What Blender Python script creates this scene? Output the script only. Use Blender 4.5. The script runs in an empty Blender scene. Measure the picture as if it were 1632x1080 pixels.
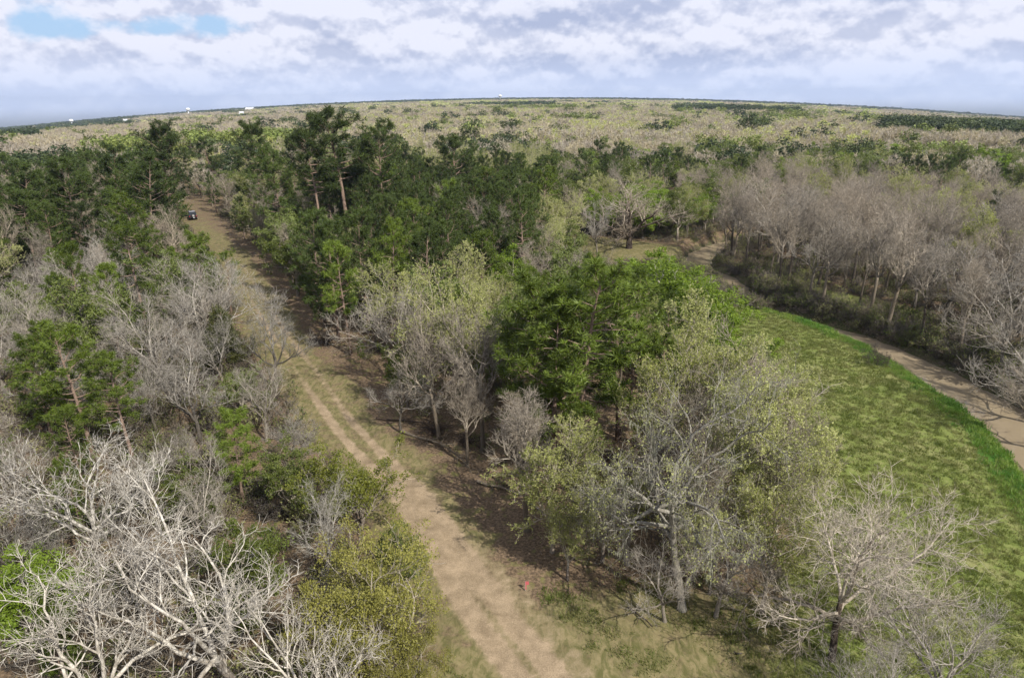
import bpy, math, random
import numpy as np
from mathutils import Vector, Euler, Matrix
sc = bpy.context.scene
COL = sc.collection
R = math.radians
rng = np.random.default_rng(7)
random.seed(7)

# ------------------------------------------------------------------ camera
CAM_H = 30.0; FPX = 1083.0; PITCH = R(19.6); ROLL = R(0.65)
cd = bpy.data.cameras.new('camera'); cam = bpy.data.objects.new('camera', cd); COL.objects.link(cam)
cd.sensor_width = 36; cd.lens = 36 * FPX / 1632; cd.clip_start = 0.5; cd.clip_end = 30000
cam.matrix_world = Matrix.Translation((0, 0, CAM_H)) @ Matrix.Rotation(math.pi / 2 - PITCH, 4, 'X') @ Matrix.Rotation(-ROLL, 4, 'Z')
sc.camera = cam

# ------------------------------------------------------------------ light
SUN_EL = R(43); SUN_AZ = R(139)          # azimuth of the sun, clockwise from +Y (right, a little behind)
SKY_STRENGTH = 0.056; SUN_STRENGTH = 5.0; EXPOSURE = 0.56
sd = bpy.data.lights.new('sun', 'SUN'); sun = bpy.data.objects.new('sun', sd); COL.objects.link(sun)
sd.energy = SUN_STRENGTH; sd.angle = R(0.5); sd.color = (1.0, 0.95, 0.87)
to_sun = Vector((math.sin(SUN_AZ) * math.cos(SUN_EL), math.cos(SUN_AZ) * math.cos(SUN_EL), math.sin(SUN_EL)))
sun.rotation_euler = to_sun.to_track_quat('Z', 'Y').to_euler()
sun.location = (200, -100, 300)
sc.view_settings.view_transform = 'Standard'; sc.view_settings.look = 'None'
sc.view_settings.exposure = EXPOSURE; sc.view_settings.gamma = 1
cy = sc.cycles
cy.max_bounces = 5; cy.diffuse_bounces = 3; cy.glossy_bounces = 2; cy.transmission_bounces = 3
cy.transparent_max_bounces = 4; cy.volume_bounces = 0
cy.caustics_reflective = False; cy.caustics_refractive = False
cy.use_adaptive_sampling = True; cy.adaptive_threshold = 0.02
cy.use_denoising = True; cy.denoiser = 'OPENIMAGEDENOISE'; cy.denoising_input_passes = 'RGB_ALBEDO_NORMAL'; cy.denoising_prefilter = 'ACCURATE'

class NT:
    """small node tree helper"""
    def __init__(s, nt): s.nt = nt; s.n = nt.nodes; s.l = nt.links
    def add(s, t, ins=None, **kw):
        n = s.n.new(t)
        for k, v in kw.items(): setattr(n, k, v)
        for k, v in (ins or {}).items():
            i = n.inputs[k]
            if isinstance(v, bpy.types.NodeSocket): s.l.new(v, i)
            else: i.default_value = v
        return n
    def math(s, op, a, b=0.0, c=None, clamp=False):
        n = s.add('ShaderNodeMath', {0: a, 1: b}, operation=op, use_clamp=clamp)
        if c is not None:
            if isinstance(c, bpy.types.NodeSocket): s.l.new(c, n.inputs[2])
            else: n.inputs[2].default_value = c
        return n.outputs[0]
    def mix(s, f, a, b, mode='MIX'):
        n = s.n.new('ShaderNodeMix'); n.data_type = 'RGBA'; n.blend_type = mode
        for i, v in ((0, f), (6, a), (7, b)):
            if isinstance(v, bpy.types.NodeSocket): s.l.new(v, n.inputs[i])
            elif i == 0: n.inputs[0].default_value = v
            else: n.inputs[i].default_value = tuple(v) + ((1,) if len(v) == 3 else ())
        return n.outputs[2]
    def noise(s, vec, scale, detail=3, rough=.55, dist=0.0):
        n = s.add('ShaderNodeTexNoise', {'Vector': vec, 'Scale': scale, 'Detail': detail, 'Roughness': rough, 'Distortion': dist})
        return n.outputs['Fac']
    def ramp(s, f, lo, hi):
        n = s.add('ShaderNodeMapRange', {'Value': f, 'From Min': lo, 'From Max': hi}); n.interpolation_type = 'SMOOTHSTEP'
        return n.outputs[0]
    def scalev(s, vec, v):
        return s.add('ShaderNodeVectorMath', {0: vec, 1: v}, operation='MULTIPLY').outputs[0]

# ------------------------------------------------------------------ sky
w = bpy.data.worlds.new('World'); sc.world = w; w.use_nodes = True
t = NT(w.node_tree); t.n.clear()
sky = t.add('ShaderNodeTexSky', sky_type='NISHITA', sun_disc=False, sun_elevation=SUN_EL, sun_rotation=SUN_AZ, altitude=50, air_density=1.0, dust_density=1.5, ozone_density=1.5)
gen = t.add('ShaderNodeTexCoord').outputs['Generated']
sep = t.add('ShaderNodeSeparateXYZ', {0: gen})
def cloud(off):
    v = t.add('ShaderNodeVectorMath', {0: gen, 1: (0, 0, off)}, operation='ADD').outputs[0]
    v = t.scalev(v, (1, 1, 1.55))
    big = t.math('MULTIPLY_ADD', t.noise(t.add('ShaderNodeVectorMath', {0: v, 1: (3.1, 1.7, .4)}, operation='ADD').outputs[0], 19.0, 8, .58, .0), .23, t.math('MULTIPLY', t.noise(v, 7.0, 5, .5, .0), .77))
    return big
# direction of the blue gap (upper left of the view)
def lobe(az, el, ra, re):
    a = t.math('ARCTAN2', sep.outputs[0], sep.outputs[1])
    da = t.math('DIVIDE', t.math('SUBTRACT', a, R(az)), R(ra))
    de = t.math('DIVIDE', t.math('SUBTRACT', sep.outputs[2], math.sin(R(el))), math.sin(R(re)))
    d = t.math('ADD', t.math('MULTIPLY', da, da), t.math('MULTIPLY', de, de))
    return t.math('EXPONENT', t.math('MULTIPLY', d, -1.0))
n0 = cloud(0.0); n1 = cloud(0.010)
gap = t.math('ADD', lobe(-30.5, 4.6, 4.0, 1.3), t.math('MULTIPLY', lobe(-22.5, 5.0, 4.2, 1.1), .8), clamp=True)
dark1 = t.math('MAXIMUM', lobe(9, 2.4, 13, 1.0), t.math('MAXIMUM', lobe(5, 5.6, 7, 1.0), lobe(30, 7.5, 12, 1.8)))
elev = t.ramp(sep.outputs[2], 0.0, 0.10)
dens = t.math('SUBTRACT', t.math('ADD', n0, t.math('MULTIPLY', elev, .03)), t.math('MULTIPLY', gap, .26))
dens = t.math('ADD', dens, .03)
cov = t.ramp(dens, .33, .42)
lit = t.ramp(t.math('SUBTRACT', n0, n1), -.052, .055)
lit = t.math('MULTIPLY_ADD', t.ramp(n0, .42, .66), -.32, t.math('MULTIPLY', lit, 1.0))
lit = t.math('SUBTRACT', t.math('ADD', lit, .33), t.math('MULTIPLY', dark1, .38), clamp=True)
ccol = t.mix(lit, (5.6, 6.4, 8.9), (10.4, 10.7, 12.3))
low = t.ramp(sep.outputs[2], 0.070, 0.000)
ccol = t.mix(t.math('MULTIPLY', low, .66), ccol, (7.8, 9.2, 12.6))
blue = t.mix(.70, sky.outputs[0], (6.0, 9.0, 13.4))
cov = t.math('MAXIMUM', cov, t.math('MULTIPLY', low, .8))
skyc = t.mix(cov, blue, ccol)
below = t.ramp(sep.outputs[2], -.004, -.03)
skyc = t.mix(below, skyc, (3.0, 3.3, 3.6))
bg = t.add('ShaderNodeBackground', {'Color': skyc, 'Strength': SKY_STRENGTH})
t.l.new(bg.outputs[0], t.add('ShaderNodeOutputWorld').inputs[0])

# ------------------------------------------------------------------ geometry of the place
def terrain(x, y):
    x = np.asarray(x, float); y = np.asarray(y, float)
    r = np.hypot(x, y); az = np.clip(np.abs(np.arctan2(x, np.maximum(y, 1e-3))), 0, R(48))
    s = np.clip((r - 150) / 1050, 0, 1); s = s * s * (3 - 2 * s)
    z = -r * np.tan(R(1.62) * (az / R(36.9)) ** 2) * s
    return z
def ray(px, py):
    x = (px - 816) / FPX; y = -(py - 540) / FPX
    v = cam.matrix_world.to_3x3() @ Vector((x, y, -1.0))
    return v
def at(px, py, z=0.0):
    """ground position (world x, y) seen at a spot of the frame, at height z above flat ground"""
    d = ray(px, py); k = (z - CAM_H) / d.z
    p = np.array([d.x * k, d.y * k])
    for _ in range(6):
        zt = float(terrain(*p)) + z; k = (zt - CAM_H) / d.z; p = np.array([d.x * k, d.y * k])
    return float(p[0]), float(p[1])
CMI = cam.matrix_world.inverted()
def proj(x, y, z):
    v = CMI @ Vector((x, y, z))
    if v.z > -1: return (-9999, -9999)
    return (816 + FPX * v.x / -v.z, 540 - FPX * v.y / -v.z)
def dist_poly(X, Y, pts):
    """distance to a polyline, signed lateral offset, parameter"""
    best = np.full(X.shape, 1e9); sgn = np.zeros(X.shape); par = np.zeros(X.shape)
    for i in range(len(pts) - 1):
        ax, ay = pts[i][:2]; bx, by = pts[i + 1][:2]
        dx, dy = bx - ax, by - ay; L = dx * dx + dy * dy
        k = np.clip(((X - ax) * dx + (Y - ay) * dy) / L, 0, 1)
        d = np.hypot(X - ax - k * dx, Y - ay - k * dy)
        m = d < best
        best = np.where(m, d, best)
        sgn = np.where(m, np.sign((X - ax) * dy - (Y - ay) * dx), sgn)   # + = right of travel
        par = np.where(m, i + k, par)
    return best, sgn, par
def smooth_line(pts, n=6):
    P = np.array(pts, float); out = []
    Q = np.vstack([2 * P[0] - P[1], P, 2 * P[-1] - P[-2]])
    for i in range(1, len(Q) - 2):
        for k in range(n):
            u = k / n
            out.append(.5 * ((2 * Q[i]) + (-Q[i - 1] + Q[i + 1]) * u + (2 * Q[i - 1] - 5 * Q[i] + 4 * Q[i + 1] - Q[i + 2]) * u * u + (-Q[i - 1] + 3 * Q[i] - 3 * Q[i + 1] + Q[i + 2]) * u ** 3))
    out.append(P[-1]); return np.array(out)
def in_poly(X, Y, poly):
    X = np.asarray(X, float); Y = np.asarray(Y, float)
    c = np.zeros(X.shape, bool); n = len(poly)
    for i in range(n):
        x1, y1 = poly[i]; x2, y2 = poly[(i + 1) % n]
        if y1 == y2: continue
        c ^= ((y1 > Y) != (y2 > Y)) & (X < (x2 - x1) * (Y - y1) / (y2 - y1) + x1)
    return c
TRACK = smooth_line([(7, 8), (4.5, 20), (1.1, 29), (-1.2, 33), (-3.6, 37.5), (-6.2, 42.8), (-9.5, 49), (-15.4, 58), (-20.3, 66.8), (-27.8, 80.4), (-36.4, 96.5), (-45.9, 115), (-60, 141.3), (-75.8, 167.5), (-93.4, 198), (-118, 240), (-150, 290)])
# creek: x, y, half width of the water
CREEK = smooth_line([(33, 5, 3.5), (41, 30, 3.7), (46.6, 46, 3.8), (49.1, 54, 3.8), (50.5, 62, 3.8), (50.4, 70, 3.6), (49.3, 79, 3.0), (47.2, 87, 2.6), (43.6, 94, 1.9), (39.6, 101, 1.5), (38.2, 109, 2.2), (38.6, 118, 3.0), (37, 132, 3.0), (48, 150, 3), (80, 170, 3), (130, 185, 3)])
FIELD = [(8, 18), (15, 30), (19.5, 40), (21.5, 52), (24, 66), (27.5, 82), (31, 96), (34, 101), (44, 96), (50, 84), (53, 62), (50, 44), (42, 18)]
MEADOW = [(6, 158), (4, 146), (12, 134), (22, 128), (30, 126), (38, 132), (36, 142), (24, 152)]
WATER_Z = -1.8
def noise2(x, y, s, seed=0):
    a = seed * 1.7
    return (np.sin(x * s + a + 1.3 * np.sin(y * s * .7 + a)) * np.cos(y * s * 1.1 - a + 1.1 * np.sin(x * s * .6 + 2 * a)) + .5 * np.sin(x * s * 2.3 + y * s * 1.9 + a)) / 1.5
def ground_z(x, y):
    x = np.asarray(x, float); y = np.asarray(y, float)
    z = terrain(x, y) + .12 * noise2(x, y, .35, 1) + .05 * noise2(x, y, 1.3, 2)
    d, s, p = dist_poly(x, y, CREEK[:, :2]); hw = np.interp(p, np.arange(len(CREEK)), CREEK[:, 2])
    near = (np.hypot(x, y) < 400)
    e = d - hw + .5 * noise2(x, y, .6, 3)
    bed = -2.7 + 2.7 * np.clip((e + 1.0) / 3.0, 0, 1) ** .75
    z = np.where(near & (e < 2.0), z * np.clip((e + 1) / 3.0, 0, 1) + bed, z)
    d, s, p = dist_poly(x, y, TRACK)
    z = z - .09 * np.exp(-((d - .85) / .3) ** 2) * near
    return z

# ------------------------------------------------------------------ mesh helpers
def mesh_from(name, V, quads=None, tris=None, mats=(), qm=None, tm=None, smooth=False):
    V = np.asarray(V, np.float32).reshape(-1, 3)
    q = np.zeros((0, 4), np.int32) if quads is None else np.asarray(quads, np.int32).reshape(-1, 4)
    r = np.zeros((0, 3), np.int32) if tris is None else np.asarray(tris, np.int32).reshape(-1, 3)
    me = bpy.data.meshes.new(name)
    me.vertices.add(len(V)); me.vertices.foreach_set('co', V.ravel())
    me.loops.add(q.size + r.size); me.loops.foreach_set('vertex_index', np.concatenate([q.ravel(), r.ravel()]))
    n = len(q) + len(r); me.polygons.add(n)
    ls = np.concatenate([np.arange(len(q)) * 4, q.size + np.arange(len(r)) * 3]).astype(np.int32)
    me.polygons.foreach_set('loop_start', ls)
    for m in mats: me.materials.append(m)
    mi = np.concatenate([np.zeros(len(q), np.int32) if qm is None else np.asarray(qm, np.int32), np.zeros(len(r), np.int32) if tm is None else np.asarray(tm, np.int32)])
    me.polygons.foreach_set('material_index', mi)
    if smooth: me.polygons.foreach_set('use_smooth', np.full(n, True) if smooth is True else smooth(mi))
    me.update(calc_edges=True); me.validate()
    return me
def unit(a):
    return a / np.maximum(np.linalg.norm(a, axis=-1, keepdims=True), 1e-9)
class Geo:
    """collects tubes and blades; every piece has a material index"""
    def __init__(s): s.V = []; s.Q = []; s.T = []; s.qm = []; s.tm = []; s.n = 0
    def tubes(s, P, Rd, K, m=0):
        """P (N,S,3) centre lines, Rd (N,S) radii"""
        N, S, _ = P.shape
        if N == 0: return
        T = np.empty_like(P); T[:, 1:-1] = P[:, 2:] - P[:, :-2]; T[:, 0] = P[:, 1] - P[:, 0]; T[:, -1] = P[:, -1] - P[:, -2]
        T = unit(T); ref = unit(rng.normal(size=(N, 1, 3))); U = unit(np.cross(T, np.broadcast_to(ref, T.shape))); W = np.cross(T, U)
        a = np.arange(K) * 2 * np.pi / K
        V = P[:, :, None] + Rd[:, :, None, None] * (np.cos(a)[None, None, :, None] * U[:, :, None] + np.sin(a)[None, None, :, None] * W[:, :, None])
        s.V.append(V.reshape(-1, 3))
        idx = s.n + np.arange(N * S * K).reshape(N, S, K)
        A = idx[:, :-1]; B = idx[:, 1:]; An = np.roll(A, -1, 2); Bn = np.roll(B, -1, 2)
        q = np.stack([A, An, Bn, B], -1).reshape(-1, 4)
        s.Q.append(q); s.qm.append(np.full(len(q), m)); s.n += N * S * K
    def tris(s, A, B, C, m=1):
        N = len(A); s.V.append(np.stack([A, B, C], 1).reshape(-1, 3))
        s.T.append(s.n + np.arange(3 * N).reshape(N, 3)); s.tm.append(np.full(N, m)); s.n += 3 * N
    def quads(s, A, B, C, D, m=1):
        N = len(A); s.V.append(np.stack([A, B, C, D], 1).reshape(-1, 3))
        s.Q.append(s.n + np.arange(4 * N).reshape(N, 4)); s.qm.append(np.full(N, m)); s.n += 4 * N
    def leaves(s, C, size, m=1, up=.4, aspect=.6):
        N = len(C); sz = size * rng.uniform(.6, 1.35, (N, 1))
        nrm = unit(rng.normal(size=(N, 3)) + np.array([0, 0, up])); d = unit(np.cross(nrm, rng.normal(size=(N, 3)))); e = np.cross(nrm, d)
        a = d * sz; b = e * sz * aspect
        s.quads(C - a, C - b, C + a, C + b, m)
    def blades(s, C, D, L, wd, m=1):
        """thin triangles from C along D"""
        N = len(C); sd = unit(np.cross(D, rng.normal(size=(N, 3)))) * wd
        s.tris(C - sd, C + sd, C + D * L, m)
    def mesh(s, name, mats, smooth0=True):
        c = lambda l, k: np.concatenate(l) if l else np.zeros((0, k), np.int32)
        f = lambda l: np.concatenate(l) if l else np.zeros(0, np.int32)
        return mesh_from(name, np.concatenate(s.V), c(s.Q, 4), c(s.T, 3), mats, f(s.qm), f(s.tm), smooth=(lambda mi: mi == 0) if smooth0 else False)

# ------------------------------------------------------------------ branching
def grow(start, dirs, length, r0, r1, S, gnarl, trop, droop=0):
    """all branches of one level at once -> P (N,S+1,3), D, Rd"""
    N = len(start); P = np.empty((N, S + 1, 3)); D = np.empty((N, S + 1, 3)); P[:, 0] = start; d = unit(dirs); D[:, 0] = d
    step = (length / S)[:, None]
    for i in range(S):
        d = unit(d + rng.normal(size=(N, 3)) * gnarl + np.array([0, 0, trop]) + np.array([0, 0, -droop]) * (i / S))
        P[:, i + 1] = P[:, i] + d * step; D[:, i + 1] = d
    k = np.linspace(0, 1, S + 1)[None]
    return P, D, r0[:, None] * (1 - k) + r1[:, None] * k
def spawn(P, D, Rd, n, tlo, thi, ang, alo=0, leader=False):
    """n children on each parent; returns start, direction, parent index, t, parent radius there"""
    N, S1, _ = P.shape
    pi = np.repeat(np.arange(N), n)
    tt = np.tile((np.arange(n) + .5) / n, N) + rng.uniform(-.5, .5, N * n) / n
    tt = tlo + (thi - tlo) * np.clip(tt, 0, 1)
    if leader: tt[::n] = 1.0
    f = tt * (S1 - 1); i = np.minimum(f.astype(int), S1 - 2); u = (f - i)[:, None]
    st = P[pi, i] * (1 - u) + P[pi, i + 1] * u; d = unit(D[pi, i] * (1 - u) + D[pi, i + 1] * u)
    az = np.tile(np.arange(n) * 2.4, N) + rng.uniform(0, 6.28, N).repeat(n) + rng.uniform(-.5, .5, N * n)
    ref = np.where(np.abs(d[:, 2:]) > .9, np.array([[1., 0, 0]]), np.array([[0, 0, 1.]]))
    u1 = unit(np.cross(d, ref)); u2 = np.cross(d, u1)
    a = R(1) * rng.uniform(ang[0], ang[1], N * n)
    if leader: a[::n] *= .3
    nd = d * np.cos(a)[:, None] + (u1 * np.cos(az)[:, None] + u2 * np.sin(az)[:, None]) * np.sin(a)[:, None]
    rr = Rd[pi, i] * (1 - u[:, 0]) + Rd[pi, i + 1] * u[:, 0]
    return st, nd, pi, tt, rr

def skeleton(H, tf=.35, limbs=6, spread=1.0, gnarl=.16, levels=4, n2=7, n3=7, n4=5, lean=0, up=.06, rk=.021, tfat=1.25, tw=1.0):
    """returns list of levels (P, D, Rd); level 0 the trunk"""
    L = []
    d0 = np.array([[math.sin(lean), 0, math.cos(lean)]])
    P, D, Rd = grow(np.zeros((1, 3)) - np.array([[0, 0, .4]]), d0, np.array([H * tf + .4]), np.array([H * rk * tfat]), np.array([H * rk * .72]), 8, gnarl * .35, .03)
    Rd[:, 0] *= 1.35; L.append((P, D, Rd))
    st, nd, pi, tt, rr = spawn(P, D, Rd, limbs, .55, 1.0, (22 * spread, 58 * spread), leader=True)
    ln = H * (1 - tf) * rng.uniform(.62, 1.02, len(st)) * np.where(tt < .8, .85, 1.0); ln[0] = H * (1 - tf) * .95
    P, D, Rd = grow(st, nd, ln, rr * .72, rr * .16, 9, gnarl, up); L.append((P, D, Rd))
    st, nd, pi, tt, rr = spawn(P, D, Rd, n2, .22, 1.0, (25, 60))
    l2 = ln[pi] * rng.uniform(.35, .6, len(st)) * (1.15 - .55 * tt)
    P, D, Rd = grow(st, nd, l2, rr * .66, rr * .2, 6, gnarl * 1.15, up * 1.3); L.append((P, D, Rd))
    if levels >= 3:
        st, nd, pi, tt, rr = spawn(P, D, Rd, n3, .2, 1.0, (25, 62))
        l3 = l2[pi] * rng.uniform(.35, .62, len(st)) * (1.15 - .4 * tt)
        P, D, Rd = grow(st, nd, l3, np.maximum(rr * .62, .016 * tw), np.maximum(rr * .25, .009 * tw), 4, gnarl * 1.3, up * 1.8); L.append((P, D, Rd))
    if levels >= 4:
        st, nd, pi, tt, rr = spawn(P, D, Rd, n4, .25, 1.0, (25, 60))
        l4 = np.maximum(l3[pi] * rng.uniform(.4, .75, len(st)), .3)
        P, D, Rd = grow(st, nd, l4, np.maximum(rr * .7, .012 * tw), np.full(len(st), .005 * tw), 3, gnarl * 1.4, up * 2); L.append((P, D, Rd))
    return L
def fit_height(L, H):
    top = np.percentile(L[-1][0][:, -1, 2], 99.3); k = H / top
    return [(P * k, D, Rd) for P, D, Rd in L]

# ------------------------------------------------------------------ materials
def mat(name):
    m = bpy.data.materials.new(name); m.use_nodes = True; nt = NT(m.node_tree); nt.n.clear()
    out = nt.add('ShaderNodeOutputMaterial'); return m, nt, out
def bark_mat(name, light, dark, base=None, zone=2.5, scale=3.0):
    """lichened branches: light above, darker furrowed bark on the lower trunk"""
    m, t, out = mat(name)
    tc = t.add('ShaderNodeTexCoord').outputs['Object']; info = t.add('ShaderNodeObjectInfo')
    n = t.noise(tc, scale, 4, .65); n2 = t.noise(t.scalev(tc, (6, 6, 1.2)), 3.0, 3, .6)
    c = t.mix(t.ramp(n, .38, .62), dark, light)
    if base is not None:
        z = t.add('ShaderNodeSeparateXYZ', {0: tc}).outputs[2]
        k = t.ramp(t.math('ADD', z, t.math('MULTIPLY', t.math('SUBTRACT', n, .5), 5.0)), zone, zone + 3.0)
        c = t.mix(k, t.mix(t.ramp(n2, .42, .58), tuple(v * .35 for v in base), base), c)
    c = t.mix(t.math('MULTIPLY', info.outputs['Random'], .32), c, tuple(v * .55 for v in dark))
    r2 = t.math('FRACT', t.math('MULTIPLY', info.outputs['Random'], 7.31))
    c = t.mix(t.math('MULTIPLY', r2, .38), c, tuple(v * q for v, q in zip(light, (1.12, 1.04, .92))))
    b = t.add('ShaderNodeBump', {'Height': n2, 'Strength': .9, 'Distance': .08})
    p = t.add('ShaderNodeBsdfPrincipled', {'Base Color': c, 'Roughness': .85, 'Normal': b.outputs[0]})
    p.inputs['Specular IOR Level'].default_value = .2
    t.l.new(p.outputs[0], out.inputs[0]); return m
def leaf_mat(name, c1, c2, c3=None, trans=.35, clump=1.6, rough=.55, loc=None, spec=.3, vv=.5):
    """c1..c2 by clump inside the crown and by tree, c3 mixed per tree; loc = scale of colour drift over the land"""
    m, t, out = mat(name)
    tc = t.add('ShaderNodeTexCoord').outputs['Object']; info = t.add('ShaderNodeObjectInfo')
    v = t.add('ShaderNodeVectorMath', {0: tc, 1: info.outputs['Location']}, operation='ADD').outputs[0]
    n = t.noise(v, clump, 4, .7)
    c = t.mix(t.ramp(n, .33, .67), c1, c2)
    if c3 is not None:
        if loc:
            k = t.noise(t.scalev(info.outputs['Location'], (loc, loc, 0)), 1.0, 3, .6)
            k = t.math('ADD', k, t.math('MULTIPLY', t.math('SUBTRACT', info.outputs['Random'], .5), .30)); k = t.ramp(k, .40, .62)
        else: k = t.math('MULTIPLY', info.outputs['Random'], .8)
        c = t.mix(k, c, c3)
    hs = t.add('ShaderNodeHueSaturation', {'Color': c, 'Hue': t.math('MULTIPLY_ADD', info.outputs['Random'], .03, .485), 'Saturation': 1.0, 'Value': t.math('MULTIPLY_ADD', info.outputs['Random'], vv, 1 - vv / 2)})
    p = t.add('ShaderNodeBsdfPrincipled', {'Base Color': hs.outputs[0], 'Roughness': rough}); p.inputs['Specular IOR Level'].default_value = spec
    tr = t.add('ShaderNodeBsdfTranslucent', {'Color': t.mix(.5, hs.outputs[0], (c2[0] * 1.2, c2[1] * 1.3, c2[2] * .6))})
    mx = t.add('ShaderNodeMixShader', {0: trans, 1: p.outputs[0], 2: tr.outputs[0]})
    t.l.new(mx.outputs[0], out.inputs[0]); return m
def plain(name, col, rough=.6, metal=0, var=.25, scale=4, spec=.5):
    m, t, out = mat(name)
    tc = t.add('ShaderNodeTexCoord').outputs['Object']; n = t.noise(tc, scale, 4, .6)
    c = t.mix(t.math('MULTIPLY', t.ramp(n, .35, .65), var), col, tuple(v * .5 for v in col))
    p = t.add('ShaderNodeBsdfPrincipled', {'Base Color': c, 'Roughness': rough, 'Metallic': metal}); p.inputs['Specular IOR Level'].default_value = spec
    t.l.new(p.outputs[0], out.inputs[0]); return m
M = {}
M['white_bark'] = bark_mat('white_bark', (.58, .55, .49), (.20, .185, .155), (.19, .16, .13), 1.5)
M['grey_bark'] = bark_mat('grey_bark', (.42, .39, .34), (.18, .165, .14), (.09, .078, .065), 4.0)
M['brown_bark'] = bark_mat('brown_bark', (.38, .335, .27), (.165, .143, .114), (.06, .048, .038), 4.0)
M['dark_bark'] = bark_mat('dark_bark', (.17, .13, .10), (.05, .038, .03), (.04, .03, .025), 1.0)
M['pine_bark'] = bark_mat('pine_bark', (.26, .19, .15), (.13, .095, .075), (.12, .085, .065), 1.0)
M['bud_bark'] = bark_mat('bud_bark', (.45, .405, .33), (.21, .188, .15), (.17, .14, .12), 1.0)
M['needle'] = leaf_mat('needle', (.030, .060, .009), (.105, .160, .018), (.14, .17, .022), .3)
M['needle_dark'] = leaf_mat('needle_dark', (.018, .040, .010), (.055, .088, .016), (.075, .095, .018), .25)
M['leaf_bright'] = leaf_mat('leaf_bright', (.070, .140, .010), (.180, .265, .022), (.20, .25, .03), .4)
M['leaf_green'] = leaf_mat('leaf_green', (.052, .085, .012), (.13, .165, .028), (.15, .165, .05), .35)
M['bud'] = leaf_mat('bud', (.20, .23, .065), (.35, .385, .11), (.34, .32, .14), .45)
M['lime'] = leaf_mat('lime', (.10, .13, .018), (.24, .27, .045), (.22, .22, .05), .4)
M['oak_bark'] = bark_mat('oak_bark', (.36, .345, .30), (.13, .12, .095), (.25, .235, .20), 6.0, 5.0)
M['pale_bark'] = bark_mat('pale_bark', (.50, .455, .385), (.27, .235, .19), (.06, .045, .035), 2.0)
M['cedar'] = leaf_mat('cedar', (.08, .09, .016), (.215, .215, .042), (.22, .19, .05), .3, clump=1.5)
M['cedar_dark'] = leaf_mat('cedar_dark', (.035, .048, .014), (.10, .105, .028), None, .2)
M['moss'] = leaf_mat('moss', (.20, .20, .15), (.34, .33, .26), None, .3)
M['far_twig'] = leaf_mat('far_twig', (.31, .265, .185), (.46, .40, .285), (.40, .42, .125), .3, clump=.35, loc=.012, vv=.25)
M['far_grey'] = leaf_mat('far_grey', (.27, .235, .19), (.41, .36, .30), (.37, .31, .22), .3, clump=.35, loc=.02, vv=.25)
M['far_green'] = leaf_mat('far_green', (.07, .10, .025), (.15, .18, .045), (.20, .23, .06), .3, clump=.35, loc=.012, vv=.3)
M['far_dark'] = leaf_mat('far_dark', (.016, .034, .012), (.045, .068, .020), (.06, .075, .02), .2, clump=.35, loc=.02)
M['twig_brown'] = leaf_mat('twig_brown', (.13, .095, .07), (.28, .22, .17), (.20, .17, .10), .15)
M['grass_blade'] = leaf_mat('grass_blade', (.11, .148, .03), (.165, .195, .05), (.21, .205, .08), .45, clump=.8, loc=.35)
M['lush_blade'] = leaf_mat('lush_blade', (.055, .15, .018), (.12, .25, .03), (.20, .25, .05), .4, clump=.8, loc=.3)

# ------------------------------------------------------------------ ground sheet
def axis(lo, hi, flo, fhi, fine, far):
    a = np.arange(flo, fhi + 1e-6, fine).tolist(); s = fine; x = fhi
    while x < hi: s = min(s * 1.22, far); x += s; a.append(x)
    s = fine; x = flo
    while x > lo: s = min(s * 1.22, far); x -= s; a.insert(0, x)
    return np.array(a)
gx = axis(-5600, 5600, -62, 66, .4, 150); gy = axis(-350, 6800, 18, 150, .4, 150)
GX, GY = np.meshgrid(gx, gy); GZ = ground_z(GX, GY)
ny, nx = GX.shape; idx = np.arange(nx * ny).reshape(ny, nx)
me = mesh_from('ground', np.stack([GX, GY, GZ], -1), np.stack([idx[:-1, :-1], idx[:-1, 1:], idx[1:, 1:], idx[1:, :-1]], -1), smooth=True)
ground = bpy.data.objects.new('ground', me); COL.objects.link(ground); ground['kind'] = 'structure'; ground['label'] = 'leaf-strewn woodland floor with the green creekside field and the mown track'
def gz_at(x, y):
    i = int(np.clip(np.searchsorted(gx, x) - 1, 0, len(gx) - 2)); j = int(np.clip(np.searchsorted(gy, y) - 1, 0, len(gy) - 2))
    u = (x - gx[i]) / (gx[i + 1] - gx[i]); v = (y - gy[j]) / (gy[j + 1] - gy[j])
    return float((GZ[j, i] * (1 - u) + GZ[j, i + 1] * u) * (1 - v) + (GZ[j + 1, i] * (1 - u) + GZ[j + 1, i + 1] * u) * v)
dT, sT, pT = dist_poly(GX, GY, TRACK); dC, sC, pC = dist_poly(GX, GY, CREEK[:, :2]); hwC = np.interp(pC, np.arange(len(CREEK)), CREEK[:, 2])
wob = 1.2 * noise2(GX, GY, .22, 5) + .6 * noise2(GX, GY, .8, 6)
sm = lambda v, a, b: np.clip((v - a) / (b - a), 0, 1) ** 2 * (3 - 2 * np.clip((v - a) / (b - a), 0, 1))
def edge_dist(poly):
    d, _, _ = dist_poly(GX, GY, list(poly) + [poly[0]]); return np.where(in_poly(GX, GY, poly), d, -d)
field = sm(edge_dist(FIELD) + wob, -1.5, 2.5) * sm(dC - hwC, 0.6, 1.6)
mead = sm(edge_dist(MEADOW) + wob, -1, 3)
lane = sm(-dT + wob * .8, np.where(sT > 0, -4.6, -5.5), np.where(sT > 0, -2.6, -3.5))
openb = sm(-np.hypot((GX - 9) / 17, (GY - 27) / 10.0), -1.15, -.75)      # open grass at the foot of the view
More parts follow.
